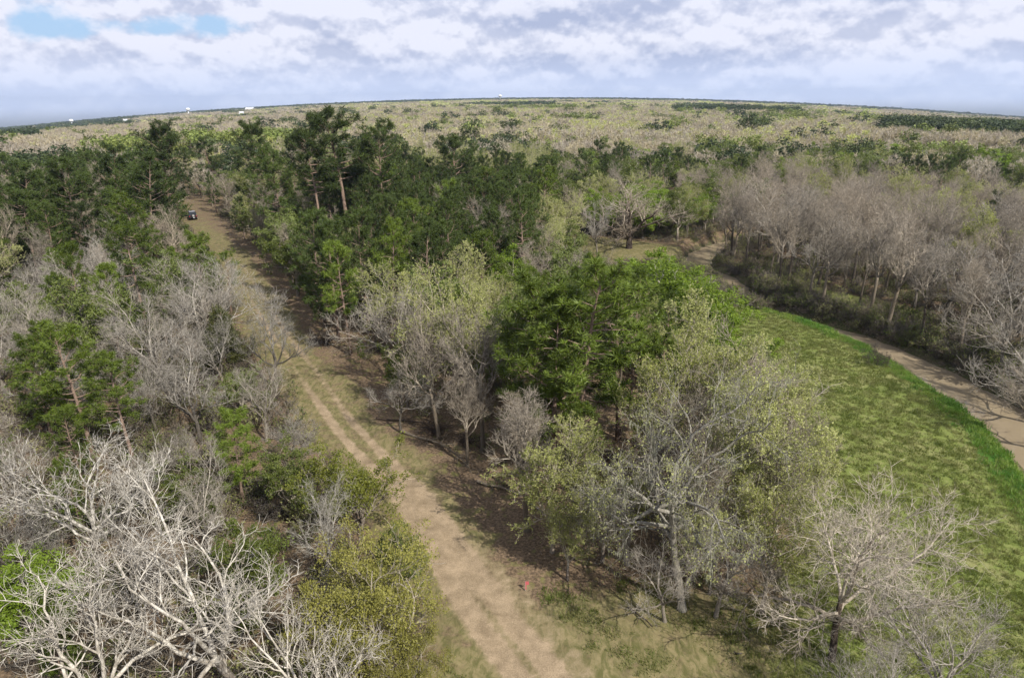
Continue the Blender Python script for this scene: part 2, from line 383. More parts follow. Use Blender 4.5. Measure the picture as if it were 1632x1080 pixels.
rut = 1.05 * np.exp(-((dT - .95) / .5) ** 2) * sm(-GY, -190, -75) * (.75 + .35 * noise2(GX, GY, .3, 14)) + .45 * np.exp(-((dT - 3.0) / .8) ** 2) * (noise2(GX, GY, .15, 9) * .5 + .5) * (sT > 0) + .85 * sm(-(dT * np.where(sT > 0, .8, 1.3) + wob * .6), -2.2, -.3) * sm(-GY, -58, -44) * sm(GY, 33, 42) + (.42 * sm(-(dT + .8 * wob), -3.8, -1.6) + .5 * np.exp(-((dT - .95) / .45) ** 2)) * sm(-GY, -44, -36)
dirt = np.clip(rut, 0, 1)
lush = (GY < 97) * sm(-(dC - hwC) + .9 * wob, -4.6, -1.6) * sm(dC - hwC, .3, .9) * (sC < 0) * np.clip(1.1 + .5 * noise2(GX, GY, .4, 4), 0, 1)
rbank = sm(-(dC - hwC) + 1.5 * wob, -15, -9) * (sC > 0) * (GY < 125) * .9
bankd = sm(-(dC - hwC), -3.2, -1.2) * (sC > 0) + sm(-(dC - hwC), -.75, -.2)  # bank soil; the wide right-hand band also paints in that bank's shade
grassy = np.clip(np.maximum(rbank, field) * 1.0 + 0 * field, 0, 1)
grassy = np.clip(np.maximum(grassy, np.maximum(mead * .8, np.maximum(lane * .55, openb * .62))), 0, 1)
A1 = np.stack([grassy, dirt * np.maximum(lane, sm(-GY, -40, -35)), lane, lush], -1).astype(np.float32)
A2 = np.stack([np.maximum(field, rbank), np.clip(bankd, 0, 1), np.maximum(mead, openb), np.ones_like(lane)], -1).astype(np.float32)
for nm, A in (('mask_a', A1), ('mask_b', A2)):
    at_ = me.attributes.new(nm, 'FLOAT_COLOR', 'POINT'); at_.data.foreach_set('color', A.ravel())
m, t, out = mat('ground_cover')
tc = t.add('ShaderNodeTexCoord').outputs['Object']
a1 = t.add('ShaderNodeAttribute', attribute_name='mask_a'); a2 = t.add('ShaderNodeAttribute', attribute_name='mask_b')
s1 = t.add('ShaderNodeSeparateColor', {0: a1.outputs['Color']}); s2 = t.add('ShaderNodeSeparateColor', {0: a2.outputs['Color']})
nF = t.noise(tc, 5.0, 5, .7); nM = t.noise(tc, .9, 5, .65); nL = t.noise(tc, .18, 4, .6, .5); nX = t.noise(t.scalev(tc, (1, .45, 1)), 2.2, 5, .7, .8)
litter = t.mix(t.ramp(nF, .32, .68), (.06, .043, .028), (.19, .135, .085))
litter = t.mix(t.ramp(nM, .52, .66), litter, (.13, .12, .045))
nG = t.noise(tc, 6.0, 6, .8); grass = t.mix(t.ramp(nG, .34, .66), (.105, .137, .031), (.158, .182, .05))
nY = t.noise(tc, 1.6, 8, .82, .2)
grass = t.mix(t.math('MULTIPLY', t.ramp(t.math('ADD', nY, t.math('MULTIPLY', t.math('SUBTRACT', nL, .5), .7)), .46, .64), .6), grass, (.23, .205, .10))
grass = t.mix(t.math('MULTIPLY', t.ramp(nF, .45, .75), .35), grass, (.06, .085, .018))
dry = t.mix(t.ramp(nX, .35, .65), (.085, .085, .030), (.20, .165, .085))
dry = t.mix(t.math('MULTIPLY', t.ramp(nF, .42, .7), .5), dry, (.10, .09, .035))
cover = t.mix(s2.outputs[0], dry, grass)
c = t.mix(t.ramp(t.math('ADD', s1.outputs[0], t.math('MULTIPLY', t.math('SUBTRACT', nM, .5), 1.1)), .25, .65), litter, cover)
nD = t.noise(tc, 14.0, 6, .75); dirtc = t.mix(t.ramp(t.math('ADD', t.math('MULTIPLY', nD, .6), t.math('MULTIPLY', nM, .4)), .35, .65), (.14, .105, .065), (.32, .245, .16))
c = t.mix(t.ramp(t.math('ADD', s1.outputs[1], t.math('MULTIPLY', t.math('SUBTRACT', nM, .5), 1.0)), .3, .75), c, dirtc)
c = t.mix(t.ramp(t.math('ADD', a1.outputs['Alpha'], t.math('MULTIPLY', t.math('SUBTRACT', nM, .5), 1.2)), .3, .7), c, t.mix(nF, (.03, .075, .012), (.07, .15, .02)))
c = t.mix(s2.outputs[1], c, t.mix(t.ramp(nF, .35, .65), (.035, .030, .018), t.mix(t.ramp(nM, .4, .6), (.13, .10, .065), (.07, .085, .025))))  # soil and green tones, darkened to include the right bank's shade
bmp = t.add('ShaderNodeBump', {'Height': t.math('ADD', nF, t.math('MULTIPLY', nM, 1.5)), 'Strength': .25, 'Distance': .04})
p = t.add('ShaderNodeBsdfPrincipled', {'Base Color': c, 'Roughness': .95, 'Normal': bmp.outputs[0]}); p.inputs['Specular IOR Level'].default_value = .1
t.l.new(p.outputs[0], out.inputs[0]); me.materials.append(m)

# creek water
m, t, out = mat('muddy_water')
tc = t.add('ShaderNodeTexCoord').outputs['Object']
n = t.noise(tc, .35, 3, .6); rp = t.noise(t.scalev(tc, (1, 1, 1)), 2.2, 3, .5)
p = t.add('ShaderNodeBsdfPrincipled', {'Base Color': t.mix(n, (.19, .15, .095), (.28, .225, .15)), 'Roughness': .05, 'IOR': 1.6, 'Normal': t.add('ShaderNodeBump', {'Height': rp, 'Strength': .06, 'Distance': .04}).outputs[0]})
t.l.new(p.outputs[0], out.inputs[0])
C2 = CREEK[:, :2]; tg = np.gradient(C2, axis=0); tg /= np.linalg.norm(tg, axis=1, keepdims=True); nr = np.stack([tg[:, 1], -tg[:, 0]], 1)
ks = np.linspace(-1, 1, 7); W = np.stack([C2[:, 0, None] + nr[:, 0, None] * ks * (CREEK[:, 2, None] + 1.6), C2[:, 1, None] + nr[:, 1, None] * ks * (CREEK[:, 2, None] + 1.6), np.full((len(C2), 7), WATER_Z)], -1)
i2 = np.arange(len(C2) * 7).reshape(-1, 7)
me = mesh_from('creek_water', W, np.stack([i2[:-1, :-1], i2[:-1, 1:], i2[1:, 1:], i2[1:, :-1]], -1), mats=[m], smooth=True)
o = bpy.data.objects.new('water', me); COL.objects.link(o); o['kind'] = 'structure'; o['label'] = 'muddy brown creek water between the field and the leafless wood'

# ------------------------------------------------------------------ plant builders -> (trunk_mesh, crown_mesh)
PROTO = {}
def reg(kind, v, trunk, crown, H, rad, low=None):
    PROTO.setdefault(kind, []).append(dict(trunk=trunk, crown=crown, H=H, rad=rad))
def sample_line(P, n):
    N, S, _ = P.shape; k = rng.integers(0, N, n); f = rng.uniform(.15, 1, n) * (S - 1); i = np.minimum(f.astype(int), S - 2); u = (f - i)[:, None]
    return P[k, i] * (1 - u) + P[k, i + 1] * u
def crown_rad(L): 
    e = L[-1][0][:, -1]; return float(np.percentile(np.hypot(e[:, 0], e[:, 1]), 90))
def bare(kind, H, bark, twig_mat=None, buds=0, bud_size=.07, budmat=None, bare_top=True, trunk_levels=1, moss=0, **kw):
    L = fit_height(skeleton(H, **kw), H)
    g = Geo(); g.tubes(*[L[0][0], L[0][2]], 9); trunk = g
    if trunk_levels > 1: g.tubes(L[1][0], L[1][2], 6)
    tm = trunk.mesh(kind + '_trunk', [M[bark]])
    g = Geo()
    for i, (P, D, Rd) in enumerate(L):
        if i < trunk_levels: continue
        g.tubes(P, Rd, {1: 6, 2: 5, 3: 4, 4: 3}[i])
    mats = [M[twig_mat or bark]]
    if buds:
        C = sample_line(L[-1][0], buds); C = C + rng.normal(size=C.shape) * .05; g.leaves(C, bud_size, 1); mats.append(M[budmat])
    if moss:
        C = sample_line(L[2][0], moss).repeat(5, 0); C = C + rng.normal(size=C.shape) * np.array([.15, .15, .02])
        g.blades(C, unit(np.array([0, 0, -1.]) + rng.normal(size=C.shape) * .12), rng.uniform(.2, .9, (len(C), 1)), .03, len(mats)); mats.append(M['moss'])
    reg(kind, 0, tm, g.mesh(kind + '_crown', mats), H, crown_rad(L))
def leafy(kind, H, bark, lm, n=11000, size=.13, clumps=260, cr=.55, **kw):
    kw.setdefault('levels', 3); kw.setdefault('n2', 7); kw.setdefault('n3', 6)
    L = fit_height(skeleton(H * .97, **kw), H * .97)
    g = Geo(); g.tubes(L[0][0], L[0][2], 8); g.tubes(L[1][0], L[1][2], 5); tm = g.mesh(kind + '_trunk', [M[bark]])
    g = Geo()
    for i in (2, 3): g.tubes(L[i][0], L[i][2], 3)
    ends = np.concatenate([L[3][0][:, -1], L[2][0][:, -1]]); keep = rng.choice(len(ends), min(clumps, len(ends)), replace=False); ends = ends[keep]
    k = rng.integers(0, len(ends), n); off = unit(rng.normal(size=(n, 3))) * (rng.uniform(0, 1, (n, 1)) ** .45) * cr * np.array([1.15, 1.15, .75])
    g.leaves(ends[k] + off, size, 1, up=.9)
    reg(kind, 0, tm, g.mesh(kind + '_crown', [M[bark], M[lm]]), H, crown_rad(L))
def pine(kind, H, lm, cb=.38, rmax=.21, nb=34, dens=6, blades=22, cl=.44, full=False):
    g = Geo()
    P, D, Rd = grow(np.array([[0, 0, -.4]]), np.array([[rng.normal() * .03, rng.normal() * .03, 1]]), np.array([H + .4]), np.array([H * .0155]), np.array([.03]), 12, .022, .03)
    g.tubes(P, Rd, 8)
    tt = cb + (1 - cb) * (np.arange(nb) + rng.uniform(0, 1, nb)) / nb
    f = tt * 12; i = np.minimum(f.astype(int), 11); u = (f - i)[:, None]; st = P[0, i] * (1 - u) + P[0, i + 1] * u
    rel = (tt - cb) / (1 - cb)
    prof = .32 + .68 * np.sin(np.pi * np.clip(rel * .78 + .13, 0, 1))
    az = np.arange(nb) * 2.399 + rng.uniform(-.5, .5, nb); el = R(1) * (-6 + 58 * rel ** 1.6 + rng.uniform(-12, 12, nb))
    d = np.stack([np.cos(az) * np.cos(el), np.sin(az) * np.cos(el), np.sin(el)], -1)
    ln = H * rmax * prof * rng.uniform(.6, 1.12, nb)
    B, BD, BR = grow(st, d, ln, .012 * H * (1 - .75 * rel) * .55, np.full(nb, .02), 6, .13, .07); g.tubes(B, BR, 5)
    tm = g.mesh(kind + '_trunk', [M['pine_bark']])
    g = Geo()
    st, nd, pi, q, rr = spawn(B, BD, BR, dens, .38, 1.0, (25, 65)); nd[:, 2] += .25; nd = unit(nd)
    l2 = np.maximum(ln[pi] * rng.uniform(.18, .38, len(st)), .35); b2, d2, r2 = grow(st, nd, l2, np.full(len(st), .022), np.full(len(st), .01), 3, .12, .1); g.tubes(b2, r2, 3)
    C = np.concatenate([b2[:, -1], b2[:, 2] * .6 + b2[:, 1] * .4, B[:, -1], P[:, -1]])
    if not full:
        k = noise2(C[:, 0] * 1.0 + 3 * C[:, 2], C[:, 1], 1.1, rng.integers(0, 50)) > -.62; C = C[k]
    n = len(C); C2_ = C.repeat(blades, 0); dd = unit(rng.normal(size=(n * blades, 3)) + np.array([0, 0, .45]))
    c_r = (cl * rng.uniform(.7, 1.3, n)).repeat(blades)[:, None]
    g.blades(C2_ + dd * c_r * .15, dd, c_r, .034 * (cl / .44), 1)
    reg(kind, 0, tm, g.mesh(kind + '_crown', [M['pine_bark'], M[lm]]), H, H * rmax)
def cedar(kind, H, lm, n=900, rad=.30, low=.06, pw=.75):
    g = Geo(); P, D, Rd = grow(np.array([[0, 0, -.3]]), np.array([[0, 0, 1.]]), np.array([H * .95]), np.array([H * .02]), np.array([.03]), 8, .04, .03); g.tubes(P, Rd, 7)
    tm = g.mesh(kind + '_trunk', [M['pine_bark']]); g = Geo()
    rel = rng.uniform(0, 1, n) ** 1.25; z = H * (low + (.95 - low) * rel); az = rng.uniform(0, 6.28, n)
    cm = rng.uniform(0, 6.28, 70); cz = rng.uniform(0, 1, 70); j_ = rng.integers(0, 70, n); az = cm[j_] + rng.normal(size=n) * .20; rel = np.clip(cz[j_] ** 1.25 + rng.normal(size=n) * .035, 0, 1); z = H * (low + (.95 - low) * rel) + np.sin(cm[j_] * 9) * .25
    lob = (.72 + .45 * np.abs(np.sin(cm[j_] * 5 + cz[j_] * 11))) + .10 * np.sin(az * 3 + 1.5 + z * .9) + .18 * np.sin(az * 7 + z * 2)
    rr = H * rad * (1 - rel) ** pw * lob * (rng.uniform(.45, 1, n) ** .5) * np.where(rel < .12, .8, 1)
    C = np.stack([np.cos(az) * rr, np.sin(az) * rr, z], -1); O = np.stack([np.cos(az) * .6, np.sin(az) * .6, np.full(n, .75)], -1)
    ax = np.stack([P[0, :, 0].mean() + 0 * z, 0 * z, z - .35 * rr], -1)
    S = np.stack([ax, (ax + C) / 2 + .03, C], 1); g.tubes(S[::2], np.broadcast_to(np.array([.035, .022, .01]), (len(S[::2]), 3)), 3)
    k = 16; Cc = C.repeat(k, 0) + rng.normal(size=(n * k, 3)) * .24; dd = unit(O.repeat(k, 0) + rng.normal(size=(n * k, 3)) * .7)
    g.blades(Cc, dd, rng.uniform(.22, .5, (n * k, 1)), .055, 1)
    reg(kind, 0, tm, g.mesh(kind + '_crown', [M['pine_bark'], M[lm]]), H, H * rad)

for s in range(3): bare('white_tree', 13, 'white_bark', tf=[.30, .26, .34][s], limbs=[7, 6, 7][s], spread=[1.1, 1.25, 1.0][s], gnarl=.19, n2=7, n3=7, n4=5, rk=.018, up=.05, tw=1.1)
for s in range(3): bare('grey_tree', 13, 'grey_bark', tf=.34, limbs=6, spread=[1.0, 1.2, .9][s], gnarl=.17, n2=7, n3=8, n4=6, rk=.015, up=.07)
for s in range(4): bare('slim_tree', 14, 'brown_bark', tf=[.55, .62, .48, .4][s], limbs=[7, 7, 7, 7][s], spread=[.9, .85, .95, .9][s], gnarl=.13, n2=7, n3=8, n4=6, rk=.0125, up=.09)
for s in range(3): bare('bud_tree', 13, 'bud_bark', tf=.36, limbs=[6, 7, 6][s], spread=[.95, .8, 1.1][s], gnarl=.15, n2=7, n3=8, n4=5, rk=.013, up=.07, buds=16000, bud_size=.075, budmat='bud')
bare('moss_oak', 19, 'oak_bark', tf=.46, limbs=11, spread=1.35, gnarl=.24, n2=7, n3=7, n4=6, rk=.015, up=.03, buds=7000, bud_size=.07, budmat='bud', moss=300)
bare('spread_tree', 12, 'dark_bark', twig_mat='pale_bark', tf=.32, limbs=9, spread=1.5, gnarl=.13, n2=9, n3=9, n4=6, rk=.016, up=.02, lean=.2)
bare('dark_oak', 14, 'dark_bark', twig_mat='brown_bark', trunk_levels=2, tf=.26, limbs=8, spread=1.35, gnarl=.22, n2=8, n3=8, n4=4, rk=.028, up=.05)
for s in range(3): pine('pine', 15, 'needle', cb=[.35, .42, .30][s], nb=[36, 30, 40][s])
for s in range(2): pine('dark_pine', 16, 'needle_dark', cb=.25, rmax=.225, nb=46, dens=6, full=True)
pine('tall_pine', 24, 'needle_dark', cb=.55, rmax=.20, nb=34, dens=9, blades=20, cl=.62)
pine('tall_pine', 24, 'needle_dark', cb=.42, rmax=.235, nb=52, dens=8, blades=20, cl=.6)
pine('open_pine', 15, 'needle', cb=.52, rmax=.27, nb=16, dens=7, cl=.5)
leafy('green_tree', 12, 'bud_bark', 'leaf_green', tf=.3, limbs=7, spread=1.0)
leafy('green_tree', 12, 'bud_bark', 'leaf_green', tf=.35, limbs=6, spread=.85)
leafy('lime_tree', 7, 'bud_bark', 'lime', n=12000, tf=.15, limbs=9, spread=1.2, size=.085, clumps=420, cr=.42)
leafy('bright_tree', 10, 'grey_bark', 'leaf_bright', n=15000, tf=.25, limbs=8, spread=1.0, size=.12)
leafy('bright_tree', 11, 'grey_bark', 'leaf_bright', n=15000, tf=.3, limbs=7, spread=.9, size=.12)
leafy('cedar', 9.5, 'bud_bark', 'cedar', n=32000, tf=.12, limbs=13, spread=1.2, size=.06, clumps=380, cr=.48); cedar('dark_cedar', 8, 'cedar_dark', n=900, rad=.27)
for s in range(2): bare('bare_bush', 3.2, 'brown_bark', tf=.08, limbs=9, spread=1.0, gnarl=.2, n2=6, n3=5, n4=4, rk=.010)
leafy('green_bush', 3.0, 'brown_bark', 'leaf_green', n=3500, tf=.1, limbs=7, spread=1.2, size=.10, clumps=120, cr=.35)
for s in range(2): bare('bud_bush', 4.0, 'bud_bark', tf=.1, limbs=8, spread=.9, gnarl=.18, n2=6, n3=6, n4=4, rk=.010, buds=3500, bud_size=.06, budmat='bud')
NAMES = {'white_tree': 'bare_tree', 'grey_tree': 'bare_tree', 'slim_tree': 'bare_tree', 'spread_tree': 'bare_tree', 'bud_tree': 'budding_tree', 'moss_oak': 'budding_tree',
         'dark_oak': 'bare_tree', 'pine': 'pine_tree', 'dark_pine': 'pine_tree', 'tall_pine': 'pine_tree', 'open_pine': 'pine_tree', 'green_tree': 'evergreen_tree', 'bright_tree': 'evergreen_tree',
         'lime_tree': 'budding_tree', 'cedar': 'cedar_tree', 'dark_cedar': 'cedar_tree', 'bare_bush': 'bare_shrub', 'green_bush': 'green_shrub', 'bud_bush': 'budding_shrub'}
CATS = {'bare_tree': 'bare tree', 'budding_tree': 'budding tree', 'pine_tree': 'pine tree', 'evergreen_tree': 'evergreen tree', 'cedar_tree': 'cedar tree', 'bare_shrub': 'shrub', 'green_shrub': 'shrub', 'budding_shrub': 'shrub'}
PLACED = []     # dict(x, y, r, kind, obj, ...)
def plant(kind, x, y, H, label, group=None, variant=None, rot=None, wide=1.0, tilt=0.0):
    pr = PROTO[kind]; v = pr[(variant if variant is not None else random.randrange(len(pr))) % len(pr)]
    k = H / v['H']; o = bpy.data.objects.new(NAMES[kind], None); o.empty_display_size = .5; COL.objects.link(o)
    o.location = (x, y, gz_at(x, y)); o.rotation_euler = (tilt, 0, random.uniform(0, 6.28) if rot is None else rot); o.scale = (k * wide, k * wide, k)
    for nm in ('trunk', 'crown'):
        c = bpy.data.objects.new(nm if nm == 'trunk' or 'bare' not in NAMES[kind] else 'branches', v[nm]); c.parent = o; COL.objects.link(c)
    o['label'] = label; o['category'] = CATS[NAMES[kind]]
    if group: o['group'] = group
    PLACED.append(dict(x=x, y=y, H=H, r=v['rad'] * k * wide, kind=kind, obj=o)); return o

# ------------------------------------------------------------------ the trees one can point to: kind, top of crown in the photo (x, y), height, width factor, label
def hero(kind, tx, ty, H, label, wide=1.0, **kw):
    x, y = at(tx, ty, H); return plant(kind, x, y, H, label, wide=wide, **kw)
def hero_base(kind, bx, by, H, label, wide=1.0, **kw):
    x, y = at(bx, by, 0); return plant(kind, x, y, H, label, wide=wide, **kw)
HB = [
 ('white_tree', 165, 905, 11.5, 1.0, 'big white-barked leafless tree forking low at the left edge of the frame', dict(variant=0)),
 ('white_tree', 385, 1110, 13.5, 1.0, 'largest white lichened leafless tree with a brown trunk, bottom left foreground', dict(variant=1)),
 ('white_tree', 205, 1190, 12.0, .95, 'white leafless tree with long limbs reaching over the bottom left corner', dict(variant=2)),
 ('white_tree', 520, 1230, 11.0, .8, 'white leafless tree cut by the bottom edge below the olive cedar', dict(variant=0)),
 ('grey_tree', 340, 900, 8.5, .9, 'pale leafless tree behind the largest white tree, left foreground', dict(variant=1)),
 ('white_tree', 520, 930, 8.0, .8, 'small white leafless tree leaning out between the track and the olive cedar', dict(variant=2)),
 ('cedar', 600, 1085, 9.8, .92, 'olive-yellow bushy cedar at the near left side of the track', dict(tilt=0)),
 ('lime_tree', 578, 845, 6.8, .95, 'yellow-green leafing tree on the left bend of the sandy track', {}),
 ('cedar', 655, 1130, 6.0, .8, 'lower olive cedar touching the bushy one at the track edge', {}),
 ('green_tree', 320, 850, 6.0, 1.0, 'small olive-green leafy tree between the two white trees and the small dense pine', {}),
 ('bare_bush', 1398, 582, 3.0, 1.0, 'pale twiggy shrub standing on the near creek bank where water widens', dict(variant=0)),
 ('bright_tree', 70, 1010, 6.0, 1.1, 'bright lime-green bush-like tree at the lower left edge', {}),
 ('grey_tree', 425, 705, 8.5, .9, 'leafless grey-brown tree leaning over the left edge of the track', dict(variant=0)),
 ('grey_tree', 320, 705, 10.0, 1.2, 'wide tangled grey leafless tree left of the track beside dark pines', dict(variant=1)),
 ('grey_tree', 250, 690, 9.0, 1.0, 'grey leafless tree behind the wide tangled one, left of the track', dict(variant=2)),
 ('dark_cedar', 362, 590, 8.0, 1.0, 'dark pointed cedar standing among grey branches left of the track', {}),
 ('grey_tree', 15, 640, 12.0, .9, 'tall pale leafless tree at the left edge above the white tree', dict(variant=0)),
 ('pine', 390, 810, 8.0, 1.2, 'small dense green pine left of the track between two leafless trees', dict(variant=2)),
 ('pine', 150, 735, 12.0, 1.25, 'broad green pine filling the left foreground behind the white tree', dict(variant=0)),
 ('pine', 215, 745, 10.0, 1.2, 'green pine joined to the right of the broad left pine', dict(variant=1)),
 ('pine', 90, 720, 10.5, 1.15, 'green pine joined to the left of the broad left pine', dict(variant=2)),
 ('open_pine', 240, 545, 15.0, 1.1, 'tall open-crowned pine with visible bare limbs left of the track', {}),
 ('open_pine', 370, 505, 9.0, 1.1, 'light green open pine with its crown over the track edge', {}),
 ('moss_oak', 1088, 972, 16.5, .85, 'tall mossy oak in new leaf standing at the near edge of the central wood', dict(rot=.6)),
 ('bud_tree', 1172, 905, 14.5, .85, 'budding tree with a dark straight trunk just right of the tall mossy oak', dict(variant=0)),
 ('bud_tree', 1215, 975, 10.0, .9, 'thin leafing tree on a burnt hollow leaning trunk at the wood corner', dict(variant=1)),
 ('spread_tree', 1325, 1050, 12.5, .92, 'wide spreading leafless tree with drooping pale branches on the field edge', dict(rot=.9)),
 ('grey_tree', 1500, 1180, 9.0, 1.0, 'fine-twigged leafless tree at the bottom right corner', dict(variant=2)),
 ('grey_tree', 1370, 1230, 8.0, .9, 'grey leafless treetop cut by the bottom edge below the spreading tree', dict(variant=0)),
 ('pine', 560, 565, 13.5, 1.0, 'pine with a bare lower trunk at the right edge of the track', dict(variant=1)),
 ('pine', 577, 583, 3.2, .9, 'tiny young pine beside the trunk of the track-edge pine', dict(variant=2)),
 ('grey_tree', 655, 615, 12.0, .95, 'silvery leafless tree fanning out beside the pine at the track bend', dict(variant=2)),
 ('slim_tree', 700, 700, 14.0, 1.0, 'pale upright many-stemmed leafless tree at the centre, front left', dict(variant=3)),
 ('bud_tree', 745, 660, 15.0, 1.0, 'tallest pale upright leafing tree at the centre of the wood', dict(variant=1)),
 ('slim_tree', 770, 720, 14.0, 1.0, 'pinkish-grey leafless tree just left of the big central pine', dict(variant=0)),
 ('slim_tree', 745, 745, 9.0, 1.1, 'low spreading leafless tree over the shaded litter right of the track', dict(variant=2)),
 ('grey_tree', 640, 690, 7.5, 1.1, 'low grey leafless tree reaching out towards the track', dict(variant=1)),
 ('green_tree', 650, 650, 7.0, .8, 'small yellow-green leafy tree half hidden by the silvery leafless tree', {}),
 ('pine', 912, 755, 16.8, 1.5, 'big green pine at the very centre of the wood', dict(variant=0)),
 ('pine', 852, 735, 15.5, 1.4, 'green pine standing left against the big central pine', dict(variant=2)),
 ('pine', 985, 700, 15.0, 1.35, 'green pine standing right behind the big central pine', dict(variant=1)),
 ('pine', 935, 800, 8.0, 1.0, 'low young pine with thin trunks beneath the big central pine', dict(variant=1)),
 ('bud_tree', 1045, 800, 14.0, .9, 'tall pale budding tree rising behind the mossy oak on its left', dict(variant=0)),
 ('slim_tree', 1110, 810, 15.0, 1.0, 'tall tan leafless tree rising behind the mossy oak on its right', dict(variant=3)),
 ('bud_tree', 1180, 830, 13.5, 1.0, 'tall feathery budding tree above the dark straight trunk', dict(variant=2)),
 ('grey_tree', 1000, 900, 9.5, 1.15, 'crooked grey leafless tree with sprawling limbs left of the mossy oak', dict(variant=1)),
 ('grey_tree', 1140, 985, 7.5, 1.1, 'low crooked grey tree hung between the mossy oak and the burnt leaning trunk', dict(variant=2)),
 ('slim_tree', 840, 845, 11.5, 1.2, 'twiggy leafless tree over the darkest shade beside the track', dict(variant=1)),
 ('slim_tree', 1105, 925, 11.5, .9, 'thin open leafless tree with fine twigs just behind the mossy oak trunk', dict(variant=1)),
 ('grey_tree', 1060, 990, 6.0, 1.2, 'small crooked twiggy tree at the left foot of the mossy oak', dict(variant=0)),
 ('slim_tree', 1195, 900, 12.0, .9, 'slender brown leafless tree between the dark straight and burnt trunks', dict(variant=2)),
 ('bud_tree', 905, 925, 6.0, 1.0, 'lowest budding tree on the shaded litter nearest the survey flag', dict(variant=1)),
 ('bud_tree', 1130, 945, 8.0, 1.0, 'low budding tree between the mossy oak trunk and the dark straight trunk', dict(variant=1)),
 ('slim_tree', 1060, 840, 11.0, 1.0, 'fine grey leafless tree directly behind the mossy oak', dict(variant=0)),
 ('bud_tree', 1215, 850, 11.5, 1.0, 'feathery budding tree behind the burnt leaning trunk', dict(variant=2)),
 ('slim_tree', 1170, 800, 12.5, 1.0, 'tan leafless tree behind the dark straight trunk', dict(variant=2)),
 ('slim_tree', 830, 790, 9.0, 1.1, 'brown twiggy leafless tree left of the big central pine foot', dict(variant=1)),
 ('grey_tree', 1650, 650, 12.5, 1.2, 'tangled pale leafless tree crowding the right edge above the creek', dict(variant=1)),
 ('grey_tree', 1600, 560, 13.0, 1.2, 'tall tangled grey tree behind the far creek bank near the right edge', dict(variant=0)),
 ('slim_tree', 1550, 540, 13.0, 1.2, 'wide tan leafless tree behind the crooked grey bank tree', dict(variant=3)),
 ('grey_tree', 1500, 520, 12.0, 1.1, 'greyish leafless tree behind the widening of the creek', dict(variant=2)),
 ('slim_tree', 1665, 690, 12.5, 1.2, 'leafless tree overhanging the creek at the right edge of the frame', dict(variant=3)),
 ('slim_tree', 1640, 630, 13.0, 1.2, 'pale twiggy tree leaning over the creek near the right edge', dict(variant=0)),
 ('grey_tree', 1590, 590, 11.0, 1.1, 'crooked grey leafless tree on the far creek bank, nearest the right edge', dict(variant=1)),
 ('slim_tree', 1530, 560, 12.0, 1.1, 'brown leafless tree on the far bank above the widest water', dict(variant=2)),
 ('slim_tree', 1470, 535, 12.0, 1.0, 'dark-stemmed leafless tree where the creek begins to widen', dict(variant=0)),
 ('bud_tree', 880, 880, 10.0, 1.15, 'low budding tree at the shaded edge of the track', dict(variant=0)),
 ('bud_tree', 960, 895, 8.0, 1.1, 'low budding tree with one long bare limb left of the mossy oak', dict(variant=2)),
 ('slim_tree', 1270, 800, 9.5, 1.0, 'pinkish leafless tree on the field edge behind the spreading tree', dict(variant=3)),
 ('bud_tree', 1240, 760, 11.0, 1.0, 'thin budding tree reaching over the field behind the mossy oak', dict(variant=1)),
 ('bud_tree', 1115, 700, 14.0, 1.0, 'pale budding tree with a light crown beside the green field', dict(variant=2)),
 ('pine', 1165, 745, 9.5, .8, 'small dark green pine half hidden in the budding trees by the field', dict(variant=1)),
]
for k, bx, by, H, wd, lab, kw in HB: hero_base(k, bx, by, H, lab, wide=wd, **kw)
